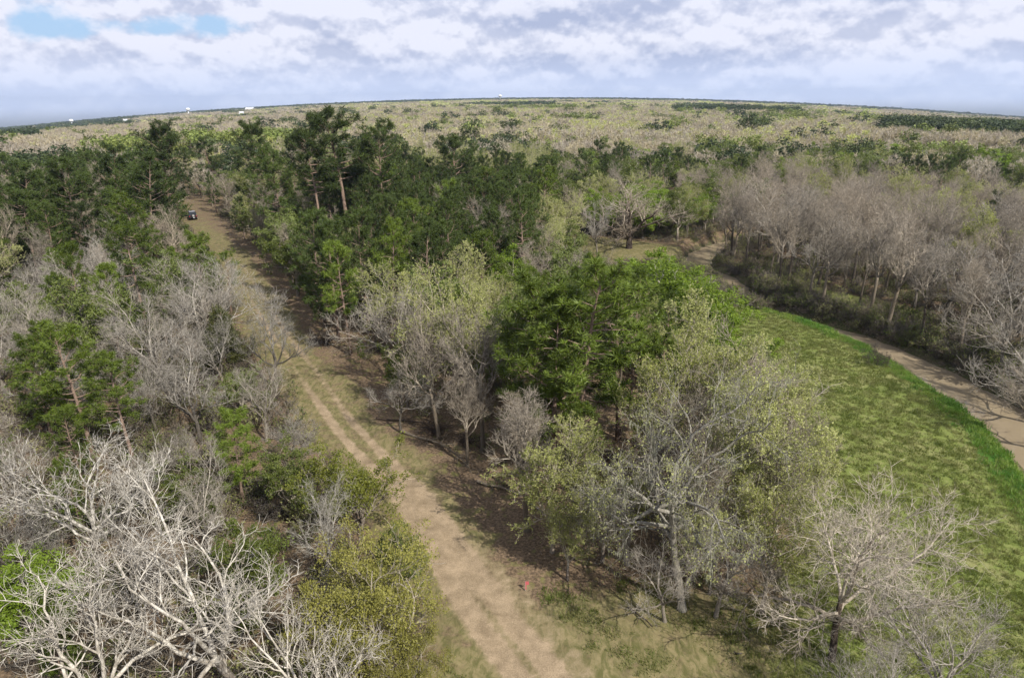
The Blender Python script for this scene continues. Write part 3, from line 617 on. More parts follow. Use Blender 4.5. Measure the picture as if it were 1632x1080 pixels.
HT = [
 ('dark_oak', 1008, 280, 14.8, 1.45, 'old dark-trunked spreading leafless oak alone on the small meadow', {}),
 ('bright_tree', 812, 392, 10.0, 1.0, 'vivid green leafy tree between pines and pale leafless trees', {}),
 ('bright_tree', 1060, 402, 11.5, 1.4, 'wide bright green evergreen at the creek end of the central wood', {}),
 ('bright_tree', 1120, 432, 10.5, 1.35, 'bright yellow-green evergreen nearest the top of the green field', {}),
 ('bright_tree', 1168, 500, 9.0, 1.2, 'yellow-green leafy tree bulging into the field corner', {}),
 ('bright_tree', 1010, 412, 10.0, 1.1, 'green leafy evergreen just below the old dark oak', {}),
 ('bright_tree', 1090, 455, 10.0, 1.2, 'sunlit green evergreen between the wide bright one and the field', {}),
 ('bright_tree', 1140, 520, 8.5, 1.1, 'bright evergreen low behind the field-corner tree', {}),
 ('pine', 940, 470, 14.0, 1.2, 'green pine top rising highest above the big central pine', dict(variant=0)),
 ('pine', 885, 500, 14.5, 1.2, 'lush green pine just behind the big central pine', dict(variant=2)),
 ('green_tree', 915, 400, 12.5, .9, 'dull grey-green lichened evergreen in the middle of the wood', {}),
 ('green_tree', 870, 440, 12.0, .9, 'mottled green tree behind the big central pine', {}),
 ('green_tree', 820, 450, 12.0, .9, 'leafy green tree under the vivid green one', {}),
 ('bud_tree', 880, 308, 13.0, 1.2, 'round pale yellow-green tree in front of the meadow edge pines', dict(variant=0)),
 ('bud_tree', 740, 392, 13.0, 1.1, 'yellow-green budding tree in front of the dark pine stand', dict(variant=2)),
 ('slim_tree', 850, 385, 12.0, 1.1, 'whitish leafless crown between the pine stand and the evergreens', {}),
 ('grey_tree', 955, 318, 11.0, .9, 'grey leafless tree left of the old dark oak', dict(variant=0)),
 ('tall_pine', 540, 190, 26.3, 1.45, 'tallest dark pine rising nearest to the horizon', {}),
 ('tall_pine', 497, 222, 23.0, 1.15, 'tall dark pine just left of the tallest pine', {}),
 ('tall_pine', 600, 214, 23.5, 1.1, 'tall thin-crowned pine just right of the tallest pine', {}),
 ('tall_pine', 436, 250, 20.0, 1.1, 'tall open pine left of the tall pine pair', {}),
 ('tall_pine', 402, 205, 23.5, 1.1, 'slim tall pine behind the far end of the track', {}),
 ('tall_pine', 250, 215, 23.5, 1.2, 'highest rounded pine in the left dark group', {}),
 ('dark_pine', 222, 264, 19.5, 1.4, 'massive dark pine above the near end of the vehicle clearing', {}),
 ('dark_pine', 165, 252, 20.0, 1.3, 'dark pine between the massive one and the left edge group', {}),
 ('dark_pine', 95, 266, 19.0, 1.3, 'dark pine second from the left edge on the skyline', {}),
 ('dark_pine', 28, 280, 18.0, 1.4, 'dark pine closest to the left edge on the skyline', {}),
 ('dark_pine', 330, 228, 17.0, 1.6, 'broad dark pine crown closing the far end of the track', {}),
 ('dark_pine', 718, 230, 20.0, 1.5, 'dark pine with a domed top behind the central stand', {}),
 ('dark_pine', 745, 262, 15.0, 1.1, 'dark pine right below the domed one in the central stand', {}),
 ('pine', 214, 325, 15.0, 1.2, 'green pine crown left of the parked vehicle', dict(variant=0)),
 ('green_tree', 400, 318, 10.0, .9, 'green leafy tree at the right edge of the far track', {}),
 ('slim_tree', 455, 355, 11.0, 1.1, 'pinkish leafless tree leaning towards the track from the right', {}),
 ('slim_tree', 355, 278, 11.0, 1.4, 'brownish budding thicket tree beside the vehicle clearing', {}),
 ('grey_tree', 322, 250, 12.0, .7, 'pale dead-looking tree by the far bend of the track', {}),
 ('pine', 100, 400, 14.0, .8, 'narrow green pine in the left wood below the skyline pines', {}),
 ('pine', 160, 430, 12.0, .9, 'medium green pine standing just left of the tall open-crowned pine', {}),
 ('grey_tree', 150, 345, 12.0, 1.2, 'grey leafless crown between the skyline pines and the open pine', {}),
 ('dark_pine', 1590, 318, 12.0, .9, 'dark evergreen crown at the right edge above the leafless wood', {}),
 ('green_tree', 1585, 243, 12.0, 1.2, 'bright green round tree near the right edge by the pale roof', {}),
 ('tall_pine', 1192, 190, 17.0, 1.1, 'lone taller pine in the far canopy right of centre', {}),
 ('green_tree', 1105, 252, 10.0, 1.2, 'lime-green treetop behind the head of the creek', {}),
]
for k, tx, ty, H, wd, lab, kw in HT: hero(k, tx, ty, H, lab, wide=wd, **kw)
LAND = list(PLACED)

# ------------------------------------------------------------------ scattered woods
def zone_of(x, y, st, s_c):
    if s_c > 0 and y < 175 and x > 20: return 'right'
    if y > 165 and x > 10: return 'back'
    return 'left' if st < 0 else 'mid'
def mixfor(x, y, z, dt):
    u = random.random(); nz = float(noise2(x, y, .045, 3)); az = math.degrees(math.atan2(x, y)); r = math.hypot(x, y)
    if z == 'left':
        if y < 62: return ('white_tree' if u < .30 else 'grey_tree' if u < .62 else 'pine' if u < .82 else 'green_tree'), random.uniform(5, 8.5)
        if y < 105: return ('pine' if (u < .34) else 'dark_pine' if u < .42 else 'grey_tree' if u < .84 else 'green_tree' if u < .9 else 'bud_tree'), random.uniform(8, 13)
        near_track = dt < 60
        if y < 250 and near_track and r > 135: return ('dark_pine' if u < .62 else 'tall_pine' if u < .66 else 'slim_tree'), random.uniform(12, 17)
        return ('slim_tree' if u < .75 else 'bud_tree' if u < .9 else 'dark_pine'), random.uniform(10, 14)
    if z == 'mid':
        if dt < 20 and y > 98: return ('slim_tree' if u < .45 else 'bud_tree' if u < .62 else 'green_tree' if u < .80 else 'dark_pine'), random.uniform(8.5, 12.5)
        if y > 78 and x < -3 + .12 * (y - 80) + 4 and y < 178: return ('dark_pine' if u < .80 else 'pine' if u < .97 else 'slim_tree'), random.uniform(12.5, 15.5)
        if y >= 178: return ('dark_pine' if u < .35 else 'slim_tree' if u < .7 else 'bud_tree'), random.uniform(12, 16)
        if y > 76 and x > 15: return ('bright_tree' if u < .45 else 'green_tree' if u < .75 else 'bud_tree'), random.uniform(9, 12)
        return ('bud_tree' if u < .40 else 'slim_tree' if u < .68 else 'pine' if u < .94 else 'green_tree'), random.uniform(9, 13.5)
    if z == 'right':
        if r > 150: return ('slim_tree' if u < .8 else 'bud_tree'), random.uniform(11, 14)
        return ('slim_tree' if u < .84 else 'grey_tree' if u < .93 else 'bud_tree'), random.uniform(11, 16.5)
    # back
    if az < 14 and 180 < r < 262 and nz > -.35: return ('dark_pine' if u < .35 else 'green_tree' if u < .75 else 'bright_tree' if u < .8 else 'slim_tree'), random.uniform(11, 15)
    if az >= 14 and 205 < r < 300 and nz > -.5: return ('dark_pine' if u < .28 else 'green_tree' if u < .62 else 'bright_tree' if u < .68 else 'slim_tree'), random.uniform(11, 15)
    return ('slim_tree' if u < .72 else 'bud_tree' if u < .93 else 'green_tree'), random.uniform(11, 15)
cand = []
cell = {}
for p in PLACED: cell.setdefault((int(p['x'] // 8), int(p['y'] // 8)), []).append((p['x'], p['y']))
def near_ok(x, y, sep):
    cx, cy_ = int(x // 8), int(y // 8)
    for i in (-1, 0, 1):
        for j in (-1, 0, 1):
            for (a, b) in cell.get((cx + i, cy_ + j), ()):
                if (a - x) ** 2 + (b - y) ** 2 < sep * sep: return False
    return True
MAXR = 330
SPOTS = [(305, 342, 1.0), (300, 330, 0), (320, 352, 0), (335, 368, 0), (350, 376, 0), (405, 440, 0), (1140, 424, 0), (1165, 450, 0), (1190, 480, 0), (1200, 488, 0), (960, 375, 0), (985, 385, 0), (1015, 360, 5), (1015, 392, 0), (1612, 287, 4), (1120, 420, 0),
         (935, 372, 0), (950, 388, 0), (1040, 372, 0), (1060, 388, 0), (985, 330, 8), (1055, 330, 8), (1080, 400, 0), (1020, 310, 11), (560, 555, 1), (512, 548, 0), (690, 690, 0), (640, 690, 0), (900, 520, 10), (860, 600, 8), (950, 480, 12), (880, 680, 3), (1060, 440, 8), (812, 412, 8), (590, 740, 5), (390, 690, 6), (540, 230, 20), (1250, 500, 0), (1300, 520, 0), (1340, 530, 0), (1400, 500, 2), (1300, 480, 1), (130, 600, 9), (240, 350, 12), (365, 520, 6)]
SPOTS += [(930, 480, 15), (870, 540, 12), (980, 520, 14), (960, 600, 9), (840, 620, 8), (800, 800, 0), (760, 760, 0)]
SP = [(px, py, math.hypot(*at(px, py, z))) for px, py, z in SPOTS]
def hides(x, y, H, r):
    bx, by = proj(x, y, .2 * H); tx, ty = proj(x, y, H); ex, ey = proj(x + r * 3.3, y, H * .6); cxp, _ = proj(x, y, H * .6); w = abs(ex - cxp)
    for px, py, d in SP:
        if r * 0 + math.hypot(x, y) < d - 4 and abs(px - cxp) < w and ty - 4 < py < by + 4: return True
    return False
NC = 42000
az_ = R(1) * rng.uniform(-42, 42, NC); r_ = np.sqrt(rng.uniform(24 ** 2, MAXR ** 2, NC)); X_ = r_ * np.sin(az_); Y_ = r_ * np.cos(az_)
dT_, sT_, _ = dist_poly(X_, Y_, TRACK); dC_, sC_, _ = dist_poly(X_, Y_, CREEK[:, :2])
ok = ~((dT_ < np.where(sT_ > 0, 5.6, 3.6)) & (Y_ < 280)) & ~((dC_ < np.where(sC_ > 0, 4.4, 5.6)) & (Y_ < 190)) & ~in_poly(X_, Y_, FIELD) & ~in_poly(X_, Y_, MEADOW) & (np.hypot((X_ - 9) / 16, (Y_ - 26) / 9.0) > 1)
for q in np.nonzero(ok)[0]:
    x, y, r = float(X_[q]), float(Y_[q]), float(r_[q]); z = zone_of(x, y, sT_[q], sC_[q])
    sep = {'left': 4.6, 'mid': 4.4, 'right': 4.6, 'back': 5.6}[z]
    if r > 180: sep = 6.0
    if not near_ok(x, y, sep): continue
    k, H = mixfor(x, y, z, dT_[q])
    if hides(x, y, H, 1.0): continue
    cell.setdefault((int(x // 8), int(y // 8)), []).append((x, y)); cand.append((r, x, y, k, H, z))
cand.sort()
# keep things that can be seen; the rest of each kind goes to the far wood
COUNT = {}
for p in PLACED: COUNT[NAMES[p['kind']]] = COUNT.get(NAMES[p['kind']], 0) + 1
REST = []
WORDS = {'lime_tree': 'yellow-green leafing tree', 'white_tree': 'white-branched leafless tree', 'grey_tree': 'grey leafless tree', 'slim_tree': 'brownish fine-twigged leafless tree', 'bud_tree': 'pale yellow-green budding tree',
         'pine': 'green pine', 'dark_pine': 'dark green pine', 'tall_pine': 'tall dark pine', 'green_tree': 'dull green leafy tree', 'bright_tree': 'bright green leafy tree'}
ZN = {'left': 'in the wood left of the track', 'mid': 'in the wood right of the track', 'right': 'in the leafless wood across the creek', 'back': 'in the distant wood behind the creek'}
SCAT = []
for r, x, y, k, H, z in cand:
    nm = NAMES[k]; px, py = proj(x, y, H * .7); inside = -60 < px < 1692 and 150 < py < 1150
    if not inside and r > 60 or COUNT.get(nm, 0) >= 296 or r > 290: REST.append((x, y, k, H)); continue
    COUNT[nm] = COUNT.get(nm, 0) + 1
    plant(k, x, y, H, '', wide=random.uniform(.85, 1.2)); PLACED[-1]['zone'] = z; SCAT.append(PLACED[-1])
# labels of the scattered trees: kind, and the pointed-out trees they stand beside in the view
SHORT = {'big white-barked leafless': 'big white forked tree', 'largest white lichened': 'largest white tree', 'white leafless tree with long': 'long-limbed white tree', 'white leafless tree cut': 'bottom-edge white tree', 'white leafless tree crowding': 'corner white tree',
 'small white leafless': 'small leaning white tree', 'olive-yellow bushy': 'bushy olive cedar', 'lower olive': 'lower olive cedar', 'yellow-green leafing tree on': 'yellow-green tree by the track', 'bright lime': 'lime-green bush', 'leafless grey-brown': 'tree leaning over the track',
 'wide tangled': 'wide tangled grey tree', 'dark pointed': 'pointed dark cedar', 'tall pale leafless': 'tall pale left-edge tree', 'small dense green': 'small dense pine', 'broad green': 'broad left pine', 'green pine joined to the right': 'pine right of the broad one',
 'tall open-crowned': 'tall open-crowned pine', 'light green open': 'light green open pine', 'tall mossy': 'tall mossy oak', 'budding tree with a dark': 'dark straight trunk', 'thin leafing': 'burnt leaning trunk', 'wide spreading': 'wide spreading tree', 'fine-twigged leafless': 'bottom right corner tree',
 'pine with a bare': 'bare-trunked track-edge pine', 'silvery': 'silvery fanning tree', 'pale upright many': 'many-stemmed pale tree', 'tallest pale': 'tallest pale leafing tree', 'pinkish-grey': 'pinkish-grey tree', 'big green pine': 'big central pine', 'pinkish leafless tree on': 'pinkish field-edge tree',
 'small dark green pine': 'half-hidden dark pine', 'leafless tree overhanging': 'tree overhanging the creek', 'crooked grey': 'crooked grey bank tree', 'dark-stemmed': 'dark-stemmed bank tree', 'old dark': 'old dark oak', 'vivid green': 'vivid green tree', 'wide bright green': 'wide bright evergreen',
 'bright yellow-green evergreen': 'evergreen heading the field', 'yellow-green leafy tree bulging': 'tree bulging into the field', 'dull grey-green': 'lichened evergreen', 'round pale': 'round pale tree', 'yellow-green budding tree in front': 'budding tree before the pine stand', 'whitish': 'whitish leafless crown',
 'tallest dark': 'tallest dark pine', 'tangled pale': 'tangled pale right-edge tree', 'tall tangled grey': 'tall tangled grey tree', 'tall thin': 'thin-crowned pine', 'tall open pine': 'tall open pine', 'slim tall': 'slim far-track pine', 'highest rounded': 'highest rounded pine', 'massive': 'massive dark pine', 'dark pine second': 'second skyline pine', 'dark pine closest': 'leftmost skyline pine',
 'broad dark': 'broad pine closing the track', 'dark pine with a domed': 'domed dark pine', 'green pine crown': 'pine left of the vehicle', 'green leafy tree at the right edge of the far': 'green tree by the far track', 'pinkish leafless tree leaning': 'pinkish tree leaning trackward', 'brownish budding': 'thicket tree by the clearing',
 'narrow green': 'narrow green pine', 'grey leafless crown between': 'grey crown below the skyline pines', 'dark evergreen': 'dark right-edge evergreen', 'bright green round': 'round green tree by the cabin', 'lone taller': 'lone taller pine', 'lime-green treetop': 'lime-green treetop'}
MARK = []
for p in LAND:
    l = p['obj']['label']
    for k_, v_ in SHORT.items():
        if l.startswith(k_):
            q = dict(p); q['px'] = proj(p['x'], p['y'], p['H'] * .7); q['d'] = math.hypot(p['x'], p['y']); q['s'] = v_; MARK.append(q); break
used = {}
def candidates(p, near, d):
    px, py = p['px']
    for far in (False, True):
        for q in near[:7]:
            dx = px - q['px'][0]; dy = py - q['px'][1]; gap = d - q['d']; sep = math.hypot(dx, dy)
            if abs(dx) > abs(dy) * 1.3: rel = ('to the right of' if dx > 0 else 'to the left of')
            elif gap > 0: rel = 'behind'
            else: rel = 'in front of'
            if far == (sep > 95): yield f"{'well ' if far and rel != 'in front of' else ''}{rel} the {q['s']}"
        for a in range(7):
            for b in range(a + 1, min(8, len(near))):
                A, B = near[a]['px'], near[b]['px']; ux, uy = A[0] - px, A[1] - py; vx, vy = B[0] - px, B[1] - py; c_ = (ux * vx + uy * vy) / (math.hypot(ux, uy) * math.hypot(vx, vy) + 1e-6)
                if c_ < -.55 and not far: yield f"between the {near[a]['s']} and the {near[b]['s']}"
    for a in range(5):
        q = near[a]; dx = px - q['px'][0]; dy = py - q['px'][1]
        v1 = 'above' if dy < 0 else 'below'; yield f"{'upper' if dy < 0 else 'lower'} {'right' if dx > 0 else 'left'} of the {q['s']}"
for p in SCAT: p['px'] = proj(p['x'], p['y'], p['H'] * .7); p['d'] = math.hypot(p['x'], p['y'])
for p in SCAT:
    px, py = p['px']; near = sorted(MARK, key=lambda q: (q['px'][0] - px) ** 2 + ((q['px'][1] - py) * 1.6) ** 2)[:9]; lab = None
    big = 'tall' if p['H'] > 12.8 else 'small' if p['H'] < 9.5 else ''
    for wd in (WORDS[p['kind']], (big + ' ' + WORDS[p['kind']]) if big and 'tall' not in WORDS[p['kind']] else None):
        if wd is None: continue
        for c_ in candidates(p, near, p['d']):
            l = wd + ' ' + c_
            if l not in used and len(l.split()) <= 16: lab = l; break
        if lab: break
    if lab is None:
        q = near[0]; lab = f"{WORDS[p['kind']]} {ZN[p['zone']]}, near the {q['s']}"
        if len(lab.split()) > 16: lab = f"{WORDS[p['kind']]} {ZN[p['zone']]}"
        p['obj']['group'] = WORDS[p['kind']] + 's ' + ZN[p['zone']]
    used[lab] = 1; p['obj']['label'] = lab

# ------------------------------------------------------------------ light models for the far wood (used only inside the far wood object)
LODC = bpy.data.collections.new('far_wood_models')
def lod(name, kind):
    g = Geo(); tr = lambda n: rng.uniform(0, 1, n)
    if kind in ('twig', 'grey'):
        ncl = 34; az = tr(ncl) * 6.28; el = np.arccos(1 - tr(ncl) * 1.05); c = np.stack([np.cos(az) * np.sin(el) * 3.3, np.sin(az) * np.sin(el) * 3.3, 6.4 + np.cos(el) * 3.4], -1) * (.7 + .3 * tr(ncl))[:, None]
        n = 640; k = rng.integers(0, ncl, n); d = unit(rng.normal(size=(n, 3)) + np.array([0, 0, .3])); dd = unit(d + unit(c[k] - np.array([0, 0, 4.5])) * .8 + rng.normal(size=(n, 3)) * .3)
        g.blades(c[k] + d * .55 * tr(n)[:, None], dd, rng.uniform(.5, 1.1, (n, 1)), .085, 0)
        tp = np.zeros((7, 4, 3)); 
        for i in range(7):
            a = i * .9 + tr(1)[0]; q = np.linspace(0, 1, 4)[:, None]; tp[i] = np.array([0, 0, 3.]) * (1 - q) + q * np.array([math.cos(a) * 2.6, math.sin(a) * 2.6, 9.5]) * np.array([1, 1, 1])
        tp[0] = np.array([[0, 0, -.5], [0, 0, 2], [.1, 0, 4], [0, .1, 6.5]]); g.tubes(tp, np.broadcast_to(np.array([.15, .11, .08, .03]), (7, 4)), 4, 1)
        mats = [M['far_twig' if kind == 'twig' else 'far_grey'], M['grey_bark']]
    else:
        ncl = 26; az = tr(ncl) * 6.28; el = np.arccos(1 - tr(ncl) * 1.2); c = np.stack([np.cos(az) * np.sin(el) * 3.2, np.sin(az) * np.sin(el) * 3.2, 7.6 + np.cos(el) * 3.6], -1) * (.75 + .25 * tr(ncl))[:, None] + rng.normal(size=(ncl, 3)) * .4
        n = 620; k = rng.integers(0, ncl, n); C = c[k] + unit(rng.normal(size=(n, 3))) * (tr(n) ** .4)[:, None] * 1.15
        g.leaves(C, .34, 0, up=.8)
        tp = np.array([[[0, 0, -.5], [0, .1, 3], [.1, 0, 6], [0, 0, 9.]]]); g.tubes(tp, np.array([[.2, .15, .12, .05]]), 5, 1)
        mats = [M['far_green' if kind == 'green' else 'far_dark'], M['grey_bark']]
    ob = bpy.data.objects.new(name, g.mesh(name, mats, smooth0=False)); return ob
def patch(name, mkey, ncr, green):
    g = Geo()
    for _ in range(ncr):
        c = np.array([rng.uniform(-16, 16), rng.uniform(-16, 16), rng.uniform(7.5, 11)]); n = 46
        az = rng.uniform(0, 6.28, n); el = np.arccos(1 - rng.uniform(0, 1, n)); d = np.stack([np.cos(az) * np.sin(el), np.sin(az) * np.sin(el), np.cos(el) * .8], -1)
        if green: g.leaves(c + d * 3.4, .95, 0, up=.8)
        else: g.leaves(c + d * 3.2, .85, 0, up=.6)
    return bpy.data.objects.new(name, g.mesh(name, [M[mkey]], smooth0=False))
lods = [lod('a_twig', 'twig'), lod('b_grey', 'grey'), lod('c_green', 'green'), lod('d_dark', 'dark'), patch('e_patch', 'far_twig', 26, False), patch('f_patch', 'far_grey', 26, False), patch('g_patch', 'far_green', 24, True), patch('h_patch', 'far_dark', 24, True)]
for o in lods: LODC.objects.link(o)
def gn_scatter(name, label, coll, pos, rot, scl, idx, cat=None):
    me = bpy.data.meshes.new(name + '_points'); n = len(pos); me.vertices.add(n); me.vertices.foreach_set('co', np.asarray(pos, np.float32).ravel())
    a = me.attributes.new('rot', 'FLOAT_VECTOR', 'POINT'); a.data.foreach_set('vector', np.asarray(rot, np.float32).ravel())
    a = me.attributes.new('scl', 'FLOAT_VECTOR', 'POINT'); a.data.foreach_set('vector', np.asarray(scl, np.float32).ravel())
    a = me.attributes.new('pick', 'INT', 'POINT'); a.data.foreach_set('value', np.asarray(idx, np.int32))
    ob = bpy.data.objects.new(name, me); COL.objects.link(ob)
    ng = bpy.data.node_groups.new(name + '_scatter', 'GeometryNodeTree')
    ng.interface.new_socket('Geometry', in_out='INPUT', socket_type='NodeSocketGeometry'); ng.interface.new_socket('Geometry', in_out='OUTPUT', socket_type='NodeSocketGeometry')
    gi = ng.nodes.new('NodeGroupInput'); go = ng.nodes.new('NodeGroupOutput'); ip = ng.nodes.new('GeometryNodeInstanceOnPoints'); ci = ng.nodes.new('GeometryNodeCollectionInfo')
    ci.inputs['Collection'].default_value = coll; ci.inputs['Separate Children'].default_value = True; ci.inputs['Reset Children'].default_value = True
    def na(nm, ty): q = ng.nodes.new('GeometryNodeInputNamedAttribute'); q.data_type = ty; q.inputs['Name'].default_value = nm; return [s for s in q.outputs if s.enabled and s.name == 'Attribute'][0]
    L = ng.links.new; L(gi.outputs[0], ip.inputs['Points']); L(ci.outputs[0], ip.inputs['Instance']); ip.inputs['Pick Instance'].default_value = True
    L(na('pick', 'INT'), ip.inputs['Instance Index']); L(na('rot', 'FLOAT_VECTOR'), ip.inputs['Rotation']); L(na('scl', 'FLOAT_VECTOR'), ip.inputs['Scale']); L(ip.outputs[0], go.inputs[0])
    md = ob.modifiers.new('scatter', 'NODES'); md.node_group = ng
    ob['kind'] = 'stuff'; ob['label'] = label
    if cat: ob['category'] = cat
    return ob
pos = []; scl = []; pick = []
for x, y, k, H in REST:
    pos.append((x, y)); s = H / 11.; scl.append((s * 1.1, s * 1.1, s)); pick.append({'slim_tree': 1, 'grey_tree': 1, 'white_tree': 1, 'bud_tree': 0, 'pine': 3, 'dark_pine': 3, 'tall_pine': 3, 'green_tree': 2, 'bright_tree': 2, 'lime_tree': 0}[k])
def farkind(x, y, big):
    u = rng.uniform(size=len(x)); nz = noise2(x, y, .008, 3) + .6 * noise2(x, y, .03, 5); n2 = noise2(x, y, .006, 8); az = np.degrees(np.arctan2(x, y)); r = np.hypot(x, y)
    k = np.where(u < .5, 0, 1)
    k = np.where((az < -14) | (az > 27), np.where(u < .3, 0, 1), np.where(u < .75, 0, 1))
    k = np.where((u > .985) | ((nz > .8) & (u > .4)), 2, k)
    k = np.where((n2 > .9) & (u > .3), 3, k); k = np.where((u > .32) & (u < .326), 3, k)
    k = np.where((az > 28) & (r > 430) & (r < 640) & (u > .2), 3, k)                       # dark belt at the far right
    k = np.where((az > -2.2) & (az < 3.2) & (r > 1300) & (r < 1750) & (u > .1), 3, k)      # dark clump on the skyline
    k = np.where((az > 13) & (az < 22) & (r > 880) & (r < 1080) & (u > .2), 3, k)
    k = np.where(r > 2900, np.where(u < .75, 3, 1), k)
    k = np.where((az < -28) & (r > 1100) & (u > .35), 3, k)
    return k + (4 if big else 0)
def ring(r0, r1, n, big, sc0, sc1):
    az = R(1) * rng.uniform(-44, 44, n); r = np.sqrt(rng.uniform(r0 * r0, r1 * r1, n)); x = r * np.sin(az); y = r * np.cos(az)
    keep = noise2(x, y, .012, 12) < (1.05 if not big else 1.1); x, y = x[keep], y[keep]; n = len(x)
    s = rng.uniform(sc0, sc1, n) * (1 + .12 * noise2(x, y, .02, 4)); k = farkind(x, y, big)
    s = np.where((k % 4) == 3, s * 1.12, s)
    return np.stack([x, y], 1), np.stack([s * rng.uniform(1.0, 1.35, n), s * rng.uniform(1.0, 1.35, n), s], 1), k
P_, S_, K_ = [np.array(pos).reshape(-1, 2)], [np.array(scl).reshape(-1, 3)], [np.array(pick)]
for a in ((MAXR, 700, 12000, False, 1.15, 1.55), (700, 1300, 22000, False, 1.3, 1.8), (1200, 2300, 9500, True, .9, 1.3), (2300, 5400, 16000, True, 1.0, 1.6)):
    p_, s_, k_ = ring(*a); P_.append(p_); S_.append(s_); K_.append(k_)
P_ = np.concatenate(P_); S_ = np.concatenate(S_); K_ = np.concatenate(K_)
Z_ = terrain(P_[:, 0], P_[:, 1]); rot = np.zeros((len(P_), 3)); rot[:, 2] = rng.uniform(0, 6.28, len(P_))
o = gn_scatter('far_woodland', 'far-off woodland of tan, grey and yellow-green treetops running to the horizon', LODC, np.column_stack([P_, Z_]), rot, S_, K_, 'woodland')

# ------------------------------------------------------------------ undergrowth and grass
UC = bpy.data.collections.new('undergrowth_models')
def tuft(name, mk, n, L, wd, spread):
    g = Geo(); C = np.column_stack([rng.normal(size=(n, 2)) * spread, np.zeros(n) - .02]); d = unit(np.column_stack([rng.normal(size=(n, 2)) * .5, np.full(n, 1.0)]))
    g.blades(C, d, L * rng.uniform(.5, 1.2, (n, 1)), wd, 0); return bpy.data.objects.new(name, g.mesh(name, [M[mk]], smooth0=False))
def thicket(name, mk, bark, n, leafn=0):
    L = fit_height(skeleton(1.6, tf=.08, limbs=8, spread=1.3, gnarl=.22, levels=3, n2=6, n3=4), 1.6); g = Geo()
    for P, D, Rd in L[1:]: g.tubes(P, np.maximum(Rd, .007), 3)
    mats = [M[bark]]
    if leafn: g.leaves(sample_line(L[-1][0], leafn), .055, 1); mats.append(M[mk])
    return bpy.data.objects.new(name, g.mesh(name, mats))
ul = [thicket('a_thicket', None, 'brown_bark', 0), thicket('b_thicket', None, 'grey_bark', 0), thicket('c_leafy', 'leaf_green', 'brown_bark', 0, 700), thicket('d_bud', 'bud', 'bud_bark', 0, 600), thicket('e_bright', 'leaf_bright', 'brown_bark', 0, 800)]
for o in ul: UC.objects.link(o)
n = 15000; az = R(1) * rng.uniform(-43, 43, n); r = np.sqrt(rng.uniform(22 ** 2, 215 ** 2, n)) ; x = r * np.sin(az); y = r * np.cos(az)
dT_, sT_, _ = dist_poly(x, y, TRACK); dC_, sC_, pC_ = dist_poly(x, y, CREEK[:, :2]); hw_ = np.interp(pC_, np.arange(len(CREEK)), CREEK[:, 2])
cl = noise2(x, y, .12, 21)
ok = (dT_ > np.where(sT_ > 0, 5.8, 3.0) + rng.uniform(0, 2, n)) & (dC_ > hw_ + .8) & ~in_poly(x, y, FIELD) & ~in_poly(x, y, MEADOW) & (np.hypot((x - 9) / 15, (y - 26) / 10.) > 1.1)
midf = (sT_ > 0) & (sC_ < 0) & (y < 100)                     # the floor of the central wood is mostly open litter
ok &= np.where(midf, rng.uniform(size=n) < .30, True)
ok &= (cl > -.75)
x, y = x[ok], y[ok]; n = len(x); u = rng.uniform(size=n); rt = (sC_[ok] > 0)
k = np.where(u < .34, 0, np.where(u < .58, 1, np.where(u < .78, 2, np.where(u < .95, 3, 4)))); k = np.where(rt & (k == 4), 0, k)
s = rng.uniform(.5, 1.35, n) * np.where(rt, 1.1, 1); s = np.where((sT_[ok] < 0), s * 1.25, s)
rot = np.zeros((n, 3)); rot[:, 2] = rng.uniform(0, 6.28, n)
nb_ = 1300; kk = rng.uniform(8, len(CREEK) - 20, nb_); ii = kk.astype(int); side = np.where(rng.uniform(size=nb_) < .85, 1, -1)
side = np.where((CREEK[ii, 1] > 98), np.where(rng.uniform(size=nb_) < .5, 1, -1), np.where(CREEK[ii, 1] < 98, 1, side))
off = CREEK[ii, 2] + .35 + rng.exponential(1.7, nb_); bx = CREEK[ii, 0] + (CREEK[ii + 1, 0] - CREEK[ii, 0]) * (kk - ii) + nr[ii, 0] * off * side; by = CREEK[ii, 1] + (CREEK[ii + 1, 1] - CREEK[ii, 1]) * (kk - ii) + nr[ii, 1] * off * side
x = np.concatenate([x, bx]); y = np.concatenate([y, by]); k = np.concatenate([k, rng.choice([0, 1, 1, 2, 3, 0, 1, 4], nb_)]); s = np.concatenate([s, rng.uniform(.5, 1.35, nb_)]); n = len(x); rot = np.zeros((n, 3)); rot[:, 2] = rng.uniform(0, 6.28, n)
gn_scatter('undergrowth', 'tangled brown and green undergrowth covering the forest floor', UC, np.column_stack([x, y, ground_z(x, y)]), rot, np.column_stack([s, s, s * rng.uniform(.7, 1.1, n)]), k, 'undergrowth')
# bank thicket across the creek
GC = bpy.data.collections.new('grass_models')
gl = [tuft('a_grass', 'grass_blade', 40, .24, .022, .20), tuft('b_grass', 'grass_blade', 26, .34, .022, .13), tuft('c_lush', 'lush_blade', 44, .45, .028, .25)]
for o in gl: GC.objects.link(o)
n = 46000; x = rng.uniform(-4, 52, n); y = 24 + 84 * rng.uniform(0, 1, n) ** 1.1
dC_, sC_, pC_ = dist_poly(x, y, CREEK[:, :2]); hw_ = np.interp(pC_, np.arange(len(CREEK)), CREEK[:, 2]); e = dC_ - hw_
inside = (in_poly(x, y, FIELD) | (np.hypot((x - 9) / 17, (y - 27) / 10.) < 1.0)) & (e > .9) & (sC_ < 0)
px_ = x[inside]; py_ = y[inside]; e = e[inside]; n = len(px_); cl = noise2(px_, py_, .5, 31) + rng.normal(size=n) * .4
fr = (np.hypot((px_ - 9) / 17, (py_ - 27) / 10.) < 1.0) & ~in_poly(px_, py_, FIELD); dtt, _, _ = dist_poly(px_, py_, TRACK)
